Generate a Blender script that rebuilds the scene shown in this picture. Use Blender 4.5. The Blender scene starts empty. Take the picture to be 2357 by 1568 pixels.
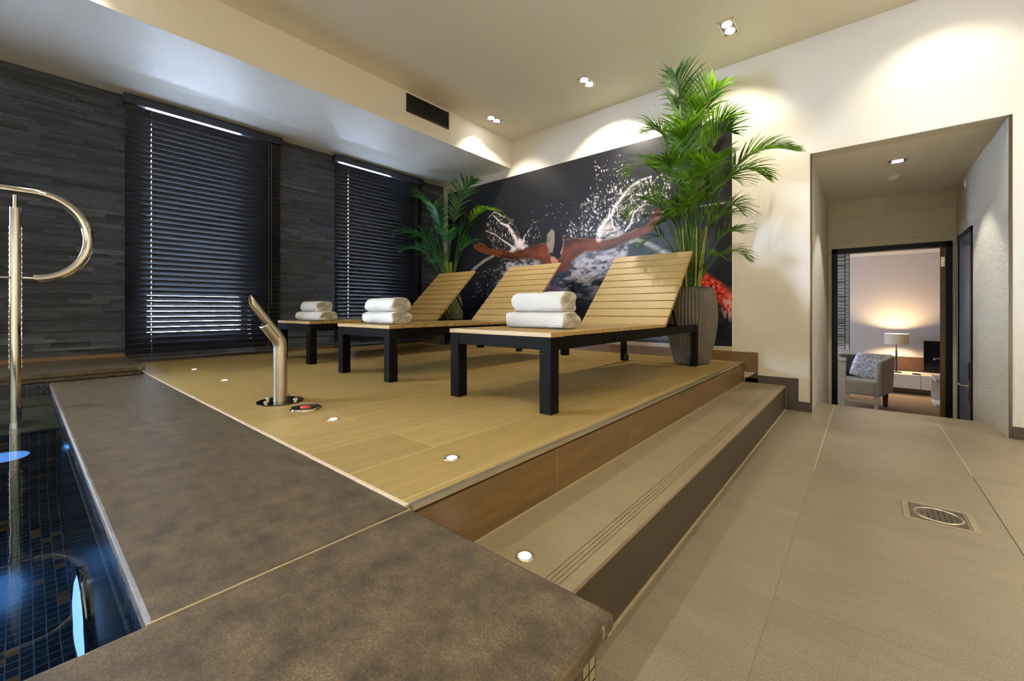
import bpy, math, random
import numpy as np
from mathutils import Vector, Matrix
PI = math.pi
rnd = random.Random(11)
S = bpy.context.scene
COL = S.collection

# ------------------------------------------------------------ camera
cam_d = bpy.data.cameras.new('camera'); cam = bpy.data.objects.new('camera', cam_d); COL.objects.link(cam)
cam_d.sensor_width = 36; cam_d.lens = 36*959/2357
cam_d.shift_y = -(784-713)/2357; cam_d.clip_start = .02
cam.location = (0, 0, .83); cam.rotation_euler = (PI/2, 0, math.radians(40.24))
S.camera = cam

# ------------------------------------------------------------ world / exposure
S.view_settings.view_transform = 'Standard'; S.view_settings.look = 'None'
S.view_settings.gamma = 1; S.view_settings.use_curve_mapping = False
S.view_settings.exposure = -0.10
W = bpy.data.worlds.new('world'); S.world = W; W.use_nodes = True
W.node_tree.nodes['Background'].inputs[0].default_value = (.62, .78, 1, 1)
W.node_tree.nodes['Background'].inputs[1].default_value = 195.0
cy = S.cycles
cy.use_denoising = True
cy.max_bounces = 7; cy.diffuse_bounces = 4; cy.glossy_bounces = 4; cy.transmission_bounces = 6; cy.transparent_max_bounces = 10
cy.sample_clamp_indirect = 6; cy.caustics_reflective = False; cy.caustics_refractive = True; cy.blur_glossy = 1.0
WARM = (1, .905, .73); NEUT = (1, .93, .83)
SPOT = 50.0                                     # watts of one downlight lamp

# ------------------------------------------------------------ materials
def srgb(r, g, b):
    f = lambda c: (c/255/12.92) if c/255 <= .04045 else ((c/255+.055)/1.055)**2.4
    return (f(r), f(g), f(b), 1)
class NT:
    def __init__(s, name):
        s.m = bpy.data.materials.new(name); s.m.use_nodes = True; s.t = s.m.node_tree
        s.b = s.t.nodes['Principled BSDF']; s.out = s.t.nodes['Material Output']
    def n(s, ty, **k):
        o = s.t.nodes.new(ty)
        for a, v in k.items(): setattr(o, a, v)
        return o
    def l(s, a, b): s.t.links.new(a, b)
    def uv(s, sx=1, sy=1, swap=False, ox=0, oy=0):
        u = s.n('ShaderNodeTexCoord'); p = s.n('ShaderNodeSeparateXYZ'); c = s.n('ShaderNodeCombineXYZ')
        s.l(u.outputs['UV'], p.inputs[0])
        s.l(p.outputs[1 if swap else 0], c.inputs[0]); s.l(p.outputs[0 if swap else 1], c.inputs[1])
        m = s.n('ShaderNodeMapping'); s.l(c.outputs[0], m.inputs[0])
        m.inputs['Scale'].default_value = (sx, sy, 1); m.inputs['Location'].default_value = (ox, oy, 0)
        return m.outputs[0]
    def obj(s, sc=(1, 1, 1)):
        u = s.n('ShaderNodeTexCoord'); m = s.n('ShaderNodeMapping'); s.l(u.outputs['Object'], m.inputs[0])
        m.inputs['Scale'].default_value = sc; return m.outputs[0]
    def noise(s, vec, scale, detail=4, rough=.6):
        o = s.n('ShaderNodeTexNoise'); s.l(vec, o.inputs['Vector']); o.inputs['Scale'].default_value = scale
        o.inputs['Detail'].default_value = detail; o.inputs['Roughness'].default_value = rough; return o.outputs['Fac']
    def ramp(s, fac, stops):
        o = s.n('ShaderNodeValToRGB'); s.l(fac, o.inputs[0]); e = o.color_ramp.elements
        while len(e) < len(stops): e.new(.5)
        for i, (p, c) in enumerate(stops): e[i].position = p; e[i].color = c
        return o.outputs[0]
    def mix(s, fac, a, b, mode='MIX'):
        o = s.n('ShaderNodeMix', data_type='RGBA', blend_type=mode)
        for i, v in ((0, fac), (6, a), (7, b)):
            if isinstance(v, (int, float)): o.inputs[i].default_value = v
            elif isinstance(v, tuple): o.inputs[i].default_value = v
            else: s.l(v, o.inputs[i])
        return o.outputs[2]
    def bump(s, h, strength=.3, dist=.01, normal=None):
        o = s.n('ShaderNodeBump'); s.l(h, o.inputs['Height']); o.inputs['Strength'].default_value = strength
        o.inputs['Distance'].default_value = dist
        if normal is not None: s.l(normal, o.inputs['Normal'])
        s.l(o.outputs[0], s.b.inputs['Normal']); return o.outputs[0]
    def col(s, v):
        if isinstance(v, tuple): s.b.inputs['Base Color'].default_value = v
        else: s.l(v, s.b.inputs['Base Color'])
    def set(s, **k):
        nm = dict(rough='Roughness', metal='Metallic', spec='Specular IOR Level', trans='Transmission Weight', ior='IOR',
                  coat='Coat Weight', sheen='Sheen Weight', sub='Subsurface Weight', estr='Emission Strength', ecol='Emission Color')
        for a, v in k.items(): s.b.inputs[nm[a]].default_value = v
        return s.m
def plain(name, c, rough=.5, metal=0, nscale=30, namt=.08, bump=0, **k):
    q = NT(name); v = q.obj()
    f = q.noise(v, nscale)
    lo = tuple(x*(1-namt) for x in c[:3])+(1,); hi = tuple(min(1, x*(1+namt)) for x in c[:3])+(1,)
    q.col(q.ramp(f, [(.3, lo), (.7, hi)]))
    if bump: q.bump(f, bump, .004)
    return q.set(rough=rough, metal=metal, **k)
def glow(name, c, strength):
    q = NT(name); q.col((.8, .8, .8, 1)); return q.set(ecol=c, estr=strength)
def tiles(name, ca, cb, mortar, bw, rh, ms, swap=False, offset=.5, ox=0, oy=0, grain=None, gamt=.5, rough=.4, speck=0, bump=.15):
    """brick-node tile surface in metres; grain=(sx,sy) stretches the cloudy or woody figure"""
    q = NT(name); v = q.uv(swap=swap, ox=ox, oy=oy)
    br = q.n('ShaderNodeTexBrick', offset=offset, offset_frequency=2, squash=1); q.l(v, br.inputs['Vector'])
    br.inputs['Color1'].default_value = ca; br.inputs['Color2'].default_value = cb; br.inputs['Mortar'].default_value = mortar
    br.inputs['Scale'].default_value = 1; br.inputs['Mortar Size'].default_value = ms; br.inputs['Mortar Smooth'].default_value = .1
    br.inputs['Bias'].default_value = 0; br.inputs['Brick Width'].default_value = bw; br.inputs['Row Height'].default_value = rh
    c = br.outputs['Color']
    if grain:
        g = q.noise(q.uv(grain[0], grain[1], swap=swap), 1, 8, .72)
        d = q.ramp(g, [(.36, (1-gamt, 1-gamt, 1-gamt, 1)), (.66, (1+gamt*.4, 1+gamt*.4, 1+gamt*.4, 1))])
        c = q.mix(1.0, c, d, 'MULTIPLY')
        if speck:
            g2 = q.noise(q.uv(1, 1), 260, 3, .6)
            c = q.mix(1.0, c, q.ramp(g2, [(.35, (1-speck,)*3+(1,)), (.68, (1+speck,)*3+(1,))]), 'MULTIPLY')
        c = q.mix(br.outputs['Fac'], c, mortar)
    q.col(c)
    inv = q.n('ShaderNodeMath', operation='SUBTRACT'); inv.inputs[0].default_value = 1; q.l(br.outputs['Fac'], inv.inputs[1])
    q.bump(inv.outputs[0], bump, .002)
    return q.set(rough=rough)

M = {}
M['plaster'] = plain('plaster', srgb(222, 217, 205), .6, nscale=180, namt=.02, bump=.05)
M['ceil'] = plain('ceiling_paint', srgb(243, 239, 228), .5, nscale=120, namt=.015)
M['under'] = plain('soffit_paint', srgb(244, 246, 248), .45, nscale=120, namt=.015)
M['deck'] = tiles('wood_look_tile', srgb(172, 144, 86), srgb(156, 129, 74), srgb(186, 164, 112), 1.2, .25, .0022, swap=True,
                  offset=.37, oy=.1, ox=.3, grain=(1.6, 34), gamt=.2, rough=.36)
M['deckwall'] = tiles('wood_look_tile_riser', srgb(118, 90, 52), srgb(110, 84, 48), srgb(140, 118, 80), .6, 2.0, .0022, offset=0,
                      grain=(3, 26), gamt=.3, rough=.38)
M['grey'] = tiles('grey_stone_tile', srgb(141, 131, 111), srgb(136, 126, 107), srgb(118, 107, 86), 1.22, .61, .0016, swap=True,
                  offset=.34, ox=-.6, oy=-.41+1.83, grain=(9, 2.5), gamt=.14, rough=.34, speck=.3)
M['tread'] = tiles('grey_stone_tread', srgb(150, 137, 110), srgb(146, 133, 107), srgb(168, 154, 124), 1.2, 3, .0014, swap=True,
                   offset=0, ox=.07, grain=(9, 2.5), gamt=.1, rough=.36, speck=.13)
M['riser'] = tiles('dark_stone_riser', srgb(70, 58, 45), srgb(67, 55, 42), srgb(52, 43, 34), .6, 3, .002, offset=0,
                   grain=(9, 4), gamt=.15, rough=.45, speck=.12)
M['coping'] = tiles('brown_stone_coping', srgb(95, 80, 59), srgb(91, 77, 57), srgb(140, 127, 98), 1.35, 6, .0028, swap=False,
                    offset=0, ox=2.15, oy=3, grain=(16.0, 18.0), gamt=.62, rough=.38, speck=.42)
def mosaic(name, a, b, g, rough=.15, size=.028):
    q = NT(name); v = q.uv()
    br = q.n('ShaderNodeTexBrick', offset=0, squash=1); q.l(v, br.inputs['Vector'])
    br.inputs['Scale'].default_value = 1; br.inputs['Mortar Size'].default_value = .0016; br.inputs['Brick Width'].default_value = size
    br.inputs['Row Height'].default_value = size; br.inputs['Color1'].default_value = a; br.inputs['Color2'].default_value = b
    br.inputs['Mortar'].default_value = g; br.inputs['Bias'].default_value = -.2
    wn = q.n('ShaderNodeTexWhiteNoise', noise_dimensions='2D'); sn = q.n('ShaderNodeVectorMath', operation='SNAP')
    q.l(v, sn.inputs[0]); sn.inputs[1].default_value = (size, size, size); q.l(sn.outputs[0], wn.inputs['Vector'])
    c = q.mix(q.ramp(wn.outputs['Value'], [(.93, (0, 0, 0, 1)), (.96, (1, 1, 1, 1))]), br.outputs['Color'], srgb(110, 75, 40))
    q.col(q.mix(br.outputs['Fac'], c, g)); return q.set(rough=rough)
M['mosaic'] = mosaic('dark_glass_mosaic', srgb(12, 20, 40), srgb(26, 40, 58), srgb(72, 92, 120))
M['mosaic_out'] = mosaic('bronze_glass_mosaic', srgb(52, 50, 34), srgb(168, 162, 118), srgb(14, 12, 9), size=.019)
M['bench'] = plain('submerged_stone', srgb(120, 112, 92), .5, nscale=40, namt=.12)
def slate_m():
    q = NT('split_slate'); a = q.n('ShaderNodeVertexColor', layer_name='tint')
    f = q.noise(q.obj((1, 6, 30)), 3, 6, .7)
    q.col(q.mix(1, a.outputs['Color'], q.ramp(f, [(.3, (.55, .55, .55, 1)), (.72, (1.35, 1.35, 1.35, 1))]), 'MULTIPLY'))
    q.bump(q.noise(q.obj((1, 4, 16)), 9, 5, .7), .8, .012)
    return q.set(rough=.55)
M['slate'] = slate_m()
M['blind'] = plain('black_blind_lacquer', srgb(30, 32, 40), .28, nscale=60, namt=.05)
M['cord'] = plain('grey_cord', srgb(120, 120, 125), .6)
M['frame_dark'] = plain('dark_window_frame', srgb(30, 30, 32), .4)
M['steel'] = plain('polished_steel', srgb(200, 198, 194), .09, 1, nscale=10, namt=.03)
M['brushed'] = plain('brushed_steel', srgb(205, 196, 178), .30, .9, nscale=10, namt=.05)
M['gunmetal'] = plain('dark_polished_steel', srgb(95, 92, 90), .22, 1)
M['white_lamp'] = glow('lamp_lens_glow', (1, .96, .88, 1), 40)
M['led'] = glow('led_glow', (.95, .97, 1, 1), 14)
M['blue_lamp'] = glow('blue_underwater_glow', (.09, .33, 1, 1), 1.1)
M['white_blue'] = glow('blue_white_underwater_glow', (.22, .50, 1, 1), 1.6)
M['red_cap'] = plain('red_button_cap', srgb(190, 70, 60), .3)
M['black_paint'] = plain('black_frame_paint', srgb(14, 11, 8), .6, spec=.05, nscale=90, namt=.06)
def slats_m(name, a, b):
    q = NT(name); f = q.noise(q.obj((3, 40, 3)), 2.2, 6, .6)
    q.col(q.ramp(f, [(.3, a), (.7, b)])); q.bump(q.noise(q.obj((4, 90, 4)), 4, 4), .12, .002); return q.set(rough=.48)
M['slats'] = slats_m('lounger_slats', srgb(160, 130, 76), srgb(171, 140, 84))
M['rubber'] = plain('black_rubber', srgb(22, 22, 22), .6)
def towel_m():
    q = NT('white_terry'); q.col(srgb(222, 217, 204))
    v = q.obj(); q.bump(q.noise(v, 330, 3, .7), .9, .004); return q.set(rough=.95, sheen=.3)
M['towel'] = towel_m()
def leaf_m(name, a, b):
    q = NT(name); f = q.noise(q.obj(), 9, 3); c = q.ramp(f, [(.35, a), (.7, b)]); q.col(c); q.set(rough=.33)
    tr = q.n('ShaderNodeBsdfTranslucent'); tc = q.mix(1, c, (2.0, 1.9, .4, 1), 'MULTIPLY'); q.l(tc, tr.inputs[0])
    mx = q.n('ShaderNodeMixShader'); mx.inputs[0].default_value = .28
    q.l(q.b.outputs[0], mx.inputs[1]); q.l(tr.outputs[0], mx.inputs[2]); q.l(mx.outputs[0], q.out.inputs[0]); return q.m
M['leaf'] = leaf_m('palm_leaf', srgb(46, 84, 14), srgb(92, 134, 28))
M['leaf_dark'] = leaf_m('dark_palm_leaf', srgb(36, 92, 48), srgb(60, 122, 64))
M['stem'] = plain('palm_stem', srgb(140, 146, 40), .4, nscale=25, namt=.35)
def pot_m():
    q = NT('ribbed_stoneware'); q.col(q.ramp(q.noise(q.obj(), 14), [(.3, srgb(88, 82, 72)), (.7, srgb(106, 99, 88))])); return q.set(rough=.6)
M['pot'] = pot_m()
M['soil'] = plain('potting_soil', srgb(48, 38, 28), .95, nscale=60, namt=.5, bump=.8)
M['vent'] = plain('dark_vent_metal', srgb(44, 38, 32), .5)
def rough_plaster():
    q = NT('textured_stone_plaster'); v = q.obj()
    q.col(q.ramp(q.noise(v, 70, 3), [(.3, srgb(216, 210, 196)), (.7, srgb(232, 227, 214))]))
    vo = q.n('ShaderNodeTexVoronoi'); q.l(v, vo.inputs['Vector']); vo.inputs['Scale'].default_value = 75
    h = q.mix(.5, vo.outputs['Distance'], q.noise(v, 130, 4, .7)); q.bump(h, 1.0, .02); return q.set(rough=.75)
M['rough'] = rough_plaster()
M['panel'] = tiles('pale_wall_tile', srgb(214, 205, 182), srgb(208, 199, 176), srgb(150, 142, 122), .56, .28, .0015, offset=0, ox=.38, oy=.07,
                   grain=(4, 30), gamt=.06, rough=.5)
M['trim_metal'] = plain('dark_corner_metal', srgb(90, 82, 70), .3, 1)
M['door_black'] = plain('black_door_frame', srgb(12, 11, 10), .5, spec=.2)
M['door_wood'] = plain('brown_door_wood', srgb(104, 70, 36), .4, nscale=8, namt=.15)
M['door_glass'] = plain('grey_blue_door_leaf', srgb(92, 98, 112), .3)
M['carpet'] = plain('beige_carpet', srgb(150, 128, 100), .95, nscale=250, namt=.15, bump=.3)
M['far_wall'] = plain('lilac_grey_wall', srgb(196, 192, 190), .7, nscale=60, namt=.02)
M['white_gloss'] = plain('white_lacquer', srgb(226, 222, 212), .25)
M['wainscot'] = plain('dark_brown_panel', srgb(78, 56, 46), .45, nscale=8, namt=.1)
M['tv'] = plain('black_screen', srgb(14, 15, 20), .12)
M['fabric'] = plain('beige_chair_fabric', srgb(196, 188, 170), .9, nscale=140, namt=.1, bump=.4)
def cush_m():
    q = NT('patterned_cushion'); q.col(q.ramp(q.noise(q.obj(), 16, 3, .6), [(.42, srgb(225, 225, 235)), (.5, srgb(150, 145, 150)), (.58, srgb(225, 225, 232))])); return q.set(rough=.6)
M['cushion'] = cush_m()
M['brown_leather'] = plain('dark_brown_cushion', srgb(66, 52, 42), .6)
def shade_m():
    q = NT('lamp_shade_fabric'); q.col(srgb(220, 212, 195)); q.set(rough=.8)
    tr = q.n('ShaderNodeBsdfTranslucent'); tr.inputs[0].default_value = srgb(220, 210, 190)
    mx = q.n('ShaderNodeMixShader'); mx.inputs[0].default_value = .12
    q.l(q.b.outputs[0], mx.inputs[1]); q.l(tr.outputs[0], mx.inputs[2]); q.l(mx.outputs[0], q.out.inputs[0]); return q.m
M['shade'] = shade_m()
def glass_m():
    q = NT('window_pane'); tr = q.n('ShaderNodeBsdfTransparent'); gl = q.n('ShaderNodeBsdfGlossy'); gl.inputs['Roughness'].default_value = .02
    mx = q.n('ShaderNodeMixShader'); mx.inputs[0].default_value = .08
    q.l(tr.outputs[0], mx.inputs[1]); q.l(gl.outputs[0], mx.inputs[2]); q.l(mx.outputs[0], q.out.inputs[0]); return q.m
M['glass'] = glass_m()
def water_m():
    q = NT('pool_water'); g = q.n('ShaderNodeBsdfGlass'); g.inputs['IOR'].default_value = 1.33; g.inputs['Roughness'].default_value = 0
    g.inputs['Color'].default_value = (.80, .92, .97, 1)
    b = q.n('ShaderNodeBump'); q.l(q.noise(q.obj(), 5, 2, .5), b.inputs['Height']); b.inputs['Strength'].default_value = .03; b.inputs['Distance'].default_value = .02
    q.l(b.outputs[0], g.inputs['Normal']); q.l(g.outputs[0], q.out.inputs[0]); return q.m
M['water'] = water_m()
M['paving'] = plain('pale_outdoor_paving', srgb(190, 190, 186), .8)

# ------------------------------------------------------------ mesh builder
class MB:
    def __init__(s): s.v = []; s.f = []; s.sm = []; s.cols = []
    def add(s, vs, fs, smooth=False, col=None):
        o = len(s.v); s.v += [tuple(p) for p in vs]
        for f in fs: s.f.append(tuple(i+o for i in f)); s.sm.append(smooth); s.cols.append(col)
    def box(s, x0, x1, y0, y1, z0, z1, col=None, mat=None):
        vs = [(x, y, z) for z in (z0, z1) for y in (y0, y1) for x in (x0, x1)]
        if mat: vs = [tuple(mat @ Vector(p)) for p in vs]
        s.add(vs, [(0, 2, 3, 1), (4, 5, 7, 6), (0, 1, 5, 4), (2, 6, 7, 3), (0, 4, 6, 2), (1, 3, 7, 5)], col=col)
    def tube(s, pts, r, n=16, caps=True):
        """sweep a circle along pts; r a number or one per point"""
        P = [Vector(p) for p in pts]; rs = r if isinstance(r, (list, tuple)) else [r]*len(P)
        t0 = (P[1]-P[0]).normalized(); up = Vector((0, 0, 1)) if abs(t0.z) < .9 else Vector((1, 0, 0))
        a = t0.cross(up).normalized(); vs = []
        for i, p in enumerate(P):
            t = (P[min(i+1, len(P)-1)]-P[max(i-1, 0)]).normalized()
            a = (a-t*a.dot(t)).normalized(); b = t.cross(a)
            for k in range(n):
                w = 2*PI*k/n; vs.append(p+(a*math.cos(w)+b*math.sin(w))*rs[i])
        fs = [(i*n+k, i*n+(k+1) % n, (i+1)*n+(k+1) % n, (i+1)*n+k) for i in range(len(P)-1) for k in range(n)]
        s.add(vs, fs, True)
        if caps:
            s.add(vs[:n], [tuple(range(n))[::-1]]); s.add(vs[-n:], [tuple(range(n))])
    def lathe(s, prof, c=(0, 0, 0), n=48, rib=0, ribn=40, smooth=True):
        vs = []
        for r, z in prof:
            for k in range(n):
                w = 2*PI*k/n; rr = r*(1+(rib*math.cos(ribn*w) if r > .02 else 0))
                vs.append((c[0]+rr*math.cos(w), c[1]+rr*math.sin(w), c[2]+z))
        fs = [(i*n+k, i*n+(k+1) % n, (i+1)*n+(k+1) % n, (i+1)*n+k) for i in range(len(prof)-1) for k in range(n)]
        s.add(vs, fs, smooth)
    def disc(s, c, r, h, n=32, axis='z'):
        prof = [(0.0001, 0), (r, 0), (r, h), (0.0001, h)]
        o = len(s.v); s.lathe(prof, n=n, smooth=False)
        for i in range(o, len(s.v)):
            x, y, z = s.v[i]
            if axis == 'x': x, y, z = z, x, y
            if axis == 'y': x, y, z = x, z, y
            s.v[i] = (x+c[0], y+c[1], z+c[2])
    def build(s, name, mat, parent=None, bevel=0, loc=(0, 0, 0)):
        me = bpy.data.meshes.new(name)
        me.from_pydata([(p[0]-loc[0], p[1]-loc[1], p[2]-loc[2]) for p in s.v], [], s.f)
        me.polygons.foreach_set('use_smooth', s.sm)
        uv = me.uv_layers.new(name='UVMap'); me.calc_loop_triangles()
        data = []
        for p in me.polygons:
            n = p.normal; ax = max(range(3), key=lambda i: abs(n[i]))
            for li in p.loop_indices:
                c = s.v[me.loops[li].vertex_index]
                data += (c[1], c[2]) if ax == 0 else (c[0], c[2]) if ax == 1 else (c[0], c[1])
        uv.data.foreach_set('uv', data)
        if any(c is not None for c in s.cols):
            at = me.color_attributes.new('tint', 'FLOAT_COLOR', 'CORNER'); arr = []
            for p, c in zip(me.polygons, s.cols): arr += list(c or (.1, .1, .1, 1))*p.loop_total
            at.data.foreach_set('color', arr)
        me.materials.append(M[mat] if isinstance(mat, str) else mat); me.update()
        o = bpy.data.objects.new(name, me); COL.objects.link(o); o.location = loc
        if parent is not None: o.parent = parent
        if bevel:
            b = o.modifiers.new('bevel', 'BEVEL'); b.width = bevel; b.segments = 2; b.limit_method = 'ANGLE'
        return o
def box(name, mat, *a, parent=None, bevel=0):
    m = MB(); m.box(*a); return m.build(name, mat, parent, bevel)
def tag(o, label=None, cat=None, group=None, kind=None):
    if label: o['label'] = label
    if cat: o['category'] = cat
    if group: o['group'] = group
    if kind: o['kind'] = kind
    return o
def st(o, label=None): o['kind'] = 'structure'; o['label'] = label or o.name.replace('_', ' '); return o
def thing(name, label, cat, loc=(0, 0, 0), group=None):
    o = bpy.data.objects.new(name, None); COL.objects.link(o); o.location = loc; o.empty_display_size = .1
    return tag(o, label, cat, group)
def copy_tree(o, parent=None):
    c = o.copy(); COL.objects.link(c)
    if parent is not None: c.parent = parent
    for ch in [x for x in bpy.data.objects if x.parent == o]: copy_tree(ch, c)
    return c
def light(name, kind, loc, energy, color, rot=(0, 0, 0), parent=None, **k):
    d = bpy.data.lights.new(name, kind); d.energy = energy; d.color = color
    for a, v in k.items(): setattr(d, a, v)
    o = bpy.data.objects.new(name, d); COL.objects.link(o); o.location = loc; o.rotation_euler = rot
    if parent is not None: o.parent = parent
    return o

# ============================================================ SETTING
XL = -4.85; YB = 4.13; ZC = 3.03; XR = 3.4; YF = -4.6
DX = -.81; SX = -.505; CX = -.29; CY = .59; PY = .12; PX = -.80; PX0 = -3.92; ZD = .37; ZS = .185
# lower floor, up to the top of the stair that leads down to the hotel room
m = MB(); m.box(CX-.03, XR, YF, YB, -.12, 0); m.box(-.505, CX-.03, CY-.02, YB, -.12, 0); m.box(-.327, .716, YB, 4.6, -.62, 0)
st(m.build('floor', 'grey'), 'large grey-beige stone tiles of the lower floor')
m = MB()
for i in range(2): m.box(-.327, .716, 4.6+.28*i, 4.6+.28*(i+1), -.6, -.167*(i+1))
st(m.build('stair_down', 'grey'), 'steps leading down behind the lower floor edge')
st(box('floor_room', 'carpet', -2.6, 3.2, 5.16, 9.62, -.6, -.5), 'beige carpet of the room beyond the door')
GP = plain('pale_floor_grout', srgb(188, 176, 148), .6); GD = plain('dark_floor_grout', srgb(62, 54, 42), .7)
m = MB(); m.box(-.2015, -.1985, 2.64, 4.6, 0, .0012); m.box(.4085, .4115, 3.05, 4.6, 0, .0012)
st(m.build('trim_9', GP), 'pale grout lines running into the passage')
m = MB(); m.box(.4090, .4110, .2, 3.05, 0, .0012)
st(m.build('trim_10', GD), 'dark open joint beside the floor drain')
# sun deck, its riser and the step
st(box('deck', 'deck', XL-.02, DX-.012, CY+.004, YB, ZD-.02, ZD), 'raised deck of wood-look tiles')
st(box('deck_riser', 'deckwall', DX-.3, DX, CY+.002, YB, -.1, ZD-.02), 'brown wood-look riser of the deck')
m = MB(); m.box(DX-.014, DX+.003, CY+.004, YB, ZD-.012, ZD+.0015)
st(m.build('trim_1', 'brushed'), 'metal nosing along the deck edge')
m = MB(); m.box(XL, DX-.012, CY-.006, CY+.004, ZD-.02, ZD+.0012)
st(m.build('trim_2', plain('pale_edge_strip', srgb(205, 188, 150), .4)), 'pale strip between coping and deck')
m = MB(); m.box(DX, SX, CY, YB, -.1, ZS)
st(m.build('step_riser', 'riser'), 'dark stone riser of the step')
m = MB(); xs = SX-.070
m.box(DX, xs, CY, YB, ZS, ZS+.012)
for i in range(4):
    m.box(xs+.012*i+.003, xs+.012*(i+1), CY, YB, ZS, ZS+.012)
m.box(xs, SX-.002, CY, YB, ZS, ZS+.0095); m.box(xs+.048, SX+.004, CY, YB, ZS, ZS+.012)
st(m.build('step_tread', 'tread'), 'grey stone tread with grooved front edge')
m = MB(); m.box(DX, DX+.005, CY, YB, ZS+.012, ZS+.015); m.box(SX, SX+.008, CY, YB, 0, .002)
st(m.build('trim_3', plain('pale_grout', srgb(178, 162, 128), .6)), 'pale grout lines at the feet of the risers')
# pool coping: L shape with chamfered outline
m = MB()
m.box(PX0, PX, PY, CY-.006, ZD-.026, ZD); m.box(PX, CX, YF, CY-.006, ZD-.026, ZD); m.box(CX-.03, CX-.006, YF, CY-.012, ZD-.040, ZD-.026); m.box(-.80, CX-.006, CY-.030, CY-.012, ZD-.040, ZD-.026)
st(m.build('pool_coping', 'coping', bevel=.006), 'brown mottled stone coping around the pool')
m = MB(); m.box(PX, PX+.003, PY, CY-.008, ZD-.002, ZD+.0012)
st(m.build('trim_4', plain('pale_coping_grout', srgb(168, 152, 120), .6)), 'pale joint across the coping corner')
# pool shell
WZ = .315; PB = -.8; BX = -2.86
m = MB()
m.box(PX0, PX, PY, CY-.01, PB-.1, ZD-.026)                    # side under the coping
m.box(PX, CX-.04, YF, CY-.03, PB-.1, ZD-.026)                  # near side
m.box(PX0-.93, PX0, YF, CY-.03, PB-.1, .369)                      # end wall below the ledge
m.box(PX0, PX, YF, PY, PB-.1, PB)                               # bottom
m.box(PX0, PX, YF-.2, YF, PB-.1, .36)
m.box(PX0, BX, YF, PY, PB, .165)                                # bench riser
st(m.build('pool_basin', 'mosaic'), 'pool basin lined in dark blue glass mosaic')
st(box('pool_bench', 'bench', PX0+.001, BX+.012, YF, PY-.001, .165, .182), 'submerged grey stone bench in the pool')
m = MB(); m.box(CX-.04, CX-.025, YF, CY-.03, 0, ZD-.026); m.box(-.82, CX-.025, CY-.03, CY-.02, 0, ZD-.026)
st(m.build('pool_outer_face', 'mosaic_out'), 'bronze glass mosaic on the outer face of the pool wall')
m = MB(); m.box(PX0, PX0+.004, YF, PY-.002, .328, ZD-.028)
st(m.build('pool_end_face', mosaic('brown_glass_mosaic', srgb(34, 26, 20), srgb(66, 44, 28), srgb(14, 11, 9))), 'bronze mosaic band above the waterline')
m = MB(); N = 60; ys = [YF+(PY-YF)*i/N for i in range(N+1)]; xs_ = [PX0+(PX-PX0)*i/N for i in range(N+1)]
m.add([(x, y, WZ) for y in ys for x in xs_], [(j*(N+1)+i, j*(N+1)+i+1, (j+1)*(N+1)+i+1, (j+1)*(N+1)+i) for j in range(N) for i in range(N)], True)
tag(m.build('pool_water', 'water'), 'calm dark blue water filling the swimming pool', 'water', kind='stuff')
# ledge along the slate wall
m = MB(); m.box(XL, PX0-.0, YF, CY-.01, .40, .432); m.box(XL, PX0-.02, YF, CY-.03, .37, .40); m.box(XL, PX0+.02, CY-.035, CY+.02, .1, .349)
m.box(XL, PX0-.003, CY-.031, CY-.005, .1, .3695)
st(m.build('pool_ledge', 'coping', bevel=.004), 'dark stone ledge along the slate wall at the pool end')

# --- slate wall with window openings
WIN = [(.70, 1.545, .55, 2.585), (2.49, 3.39, .55, 2.585), (-3.5, -1.7, .9, 2.5)]  # last opening is unseen, added and sized for daylight on the soffit
def wall_with_holes(mb, x0, x1, y0, y1, z0, z1, holes):
    ycuts = sorted({y0, y1, *[h[0] for h in holes], *[h[1] for h in holes]})
    for a, b in zip(ycuts, ycuts[1:]):
        hh = [h for h in holes if h[0] <= a+1e-6 and h[1] >= b-1e-6]
        if hh: mb.box(x0, x1, a, b, z0, hh[0][2]); mb.box(x0, x1, a, b, hh[0][3], z1)
        else: mb.box(x0, x1, a, b, z0, z1)
m = MB(); wall_with_holes(m, XL-.33, XL-.04, YF-.2, YB+.2, -.1, ZC+.1, WIN)
st(m.build('wall_left_core', plain('dark_render', srgb(60, 60, 62), .8)), 'outer wall behind the slate cladding')
m = MB(); z = ZD; r2 = random.Random(5)
while z < 2.67:
    h = r2.choice((.022, .028, .034, .040)); z1 = min(z+h, 2.68); y = YF+r2.random()*.3
    while y < YB:
        y1 = min(y+r2.uniform(.12, .46), YB)
        segs = [(y, y1)]
        for (a, b, c, d) in WIN:
            if z1 > c and z < d:
                ns = []
                for (p, q_) in segs:
                    if q_ <= a or p >= b: ns.append((p, q_))
                    else:
                        if p < a: ns.append((p, a))
                        if q_ > b: ns.append((b, q_))
                segs = ns
        dpt = r2.uniform(-.004, .012); g = r2.uniform(.045, .105)*(1 if r2.random() > .14 else 1.7)
        for p, q_ in segs:
            if q_-p > .008: m.box(XL-.05, XL+dpt, p+.0006, q_-.0006, z+.0008, z1, col=(g*.78, g*.87, g*1.08, 1))
        y = y1
    z = z1
st(m.build('wall_left', 'slate'), 'split slate cladding of the window wall')
# --- windows
for i, (a, b, c, d) in enumerate(WIN):
    m = MB(); X = XL-.20; t = .05
    m.box(X, X+.06, a, a+t, c, d); m.box(X, X+.06, b-t, b, c, d); m.box(X, X+.06, a, b, c, c+t); m.box(X, X+.06, a, b, d-t, d)
    w = st(m.build('window_%d' % (i+1), 'frame_dark'), 'dark framed window %s' % ('behind the large blind', 'behind the small blind', 'beside the pool, unseen and added for daylight')[i])
    box('pane', 'glass', X+.02, X+.028, a+t, b-t, c+t, d-t, parent=w)
# daylight: outdoor paving sends sky light back up
st(box('ground_outside', 'paving', -14, XL-.4, -12, 12, -.2, -.1), 'pale paving outside the windows')

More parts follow.
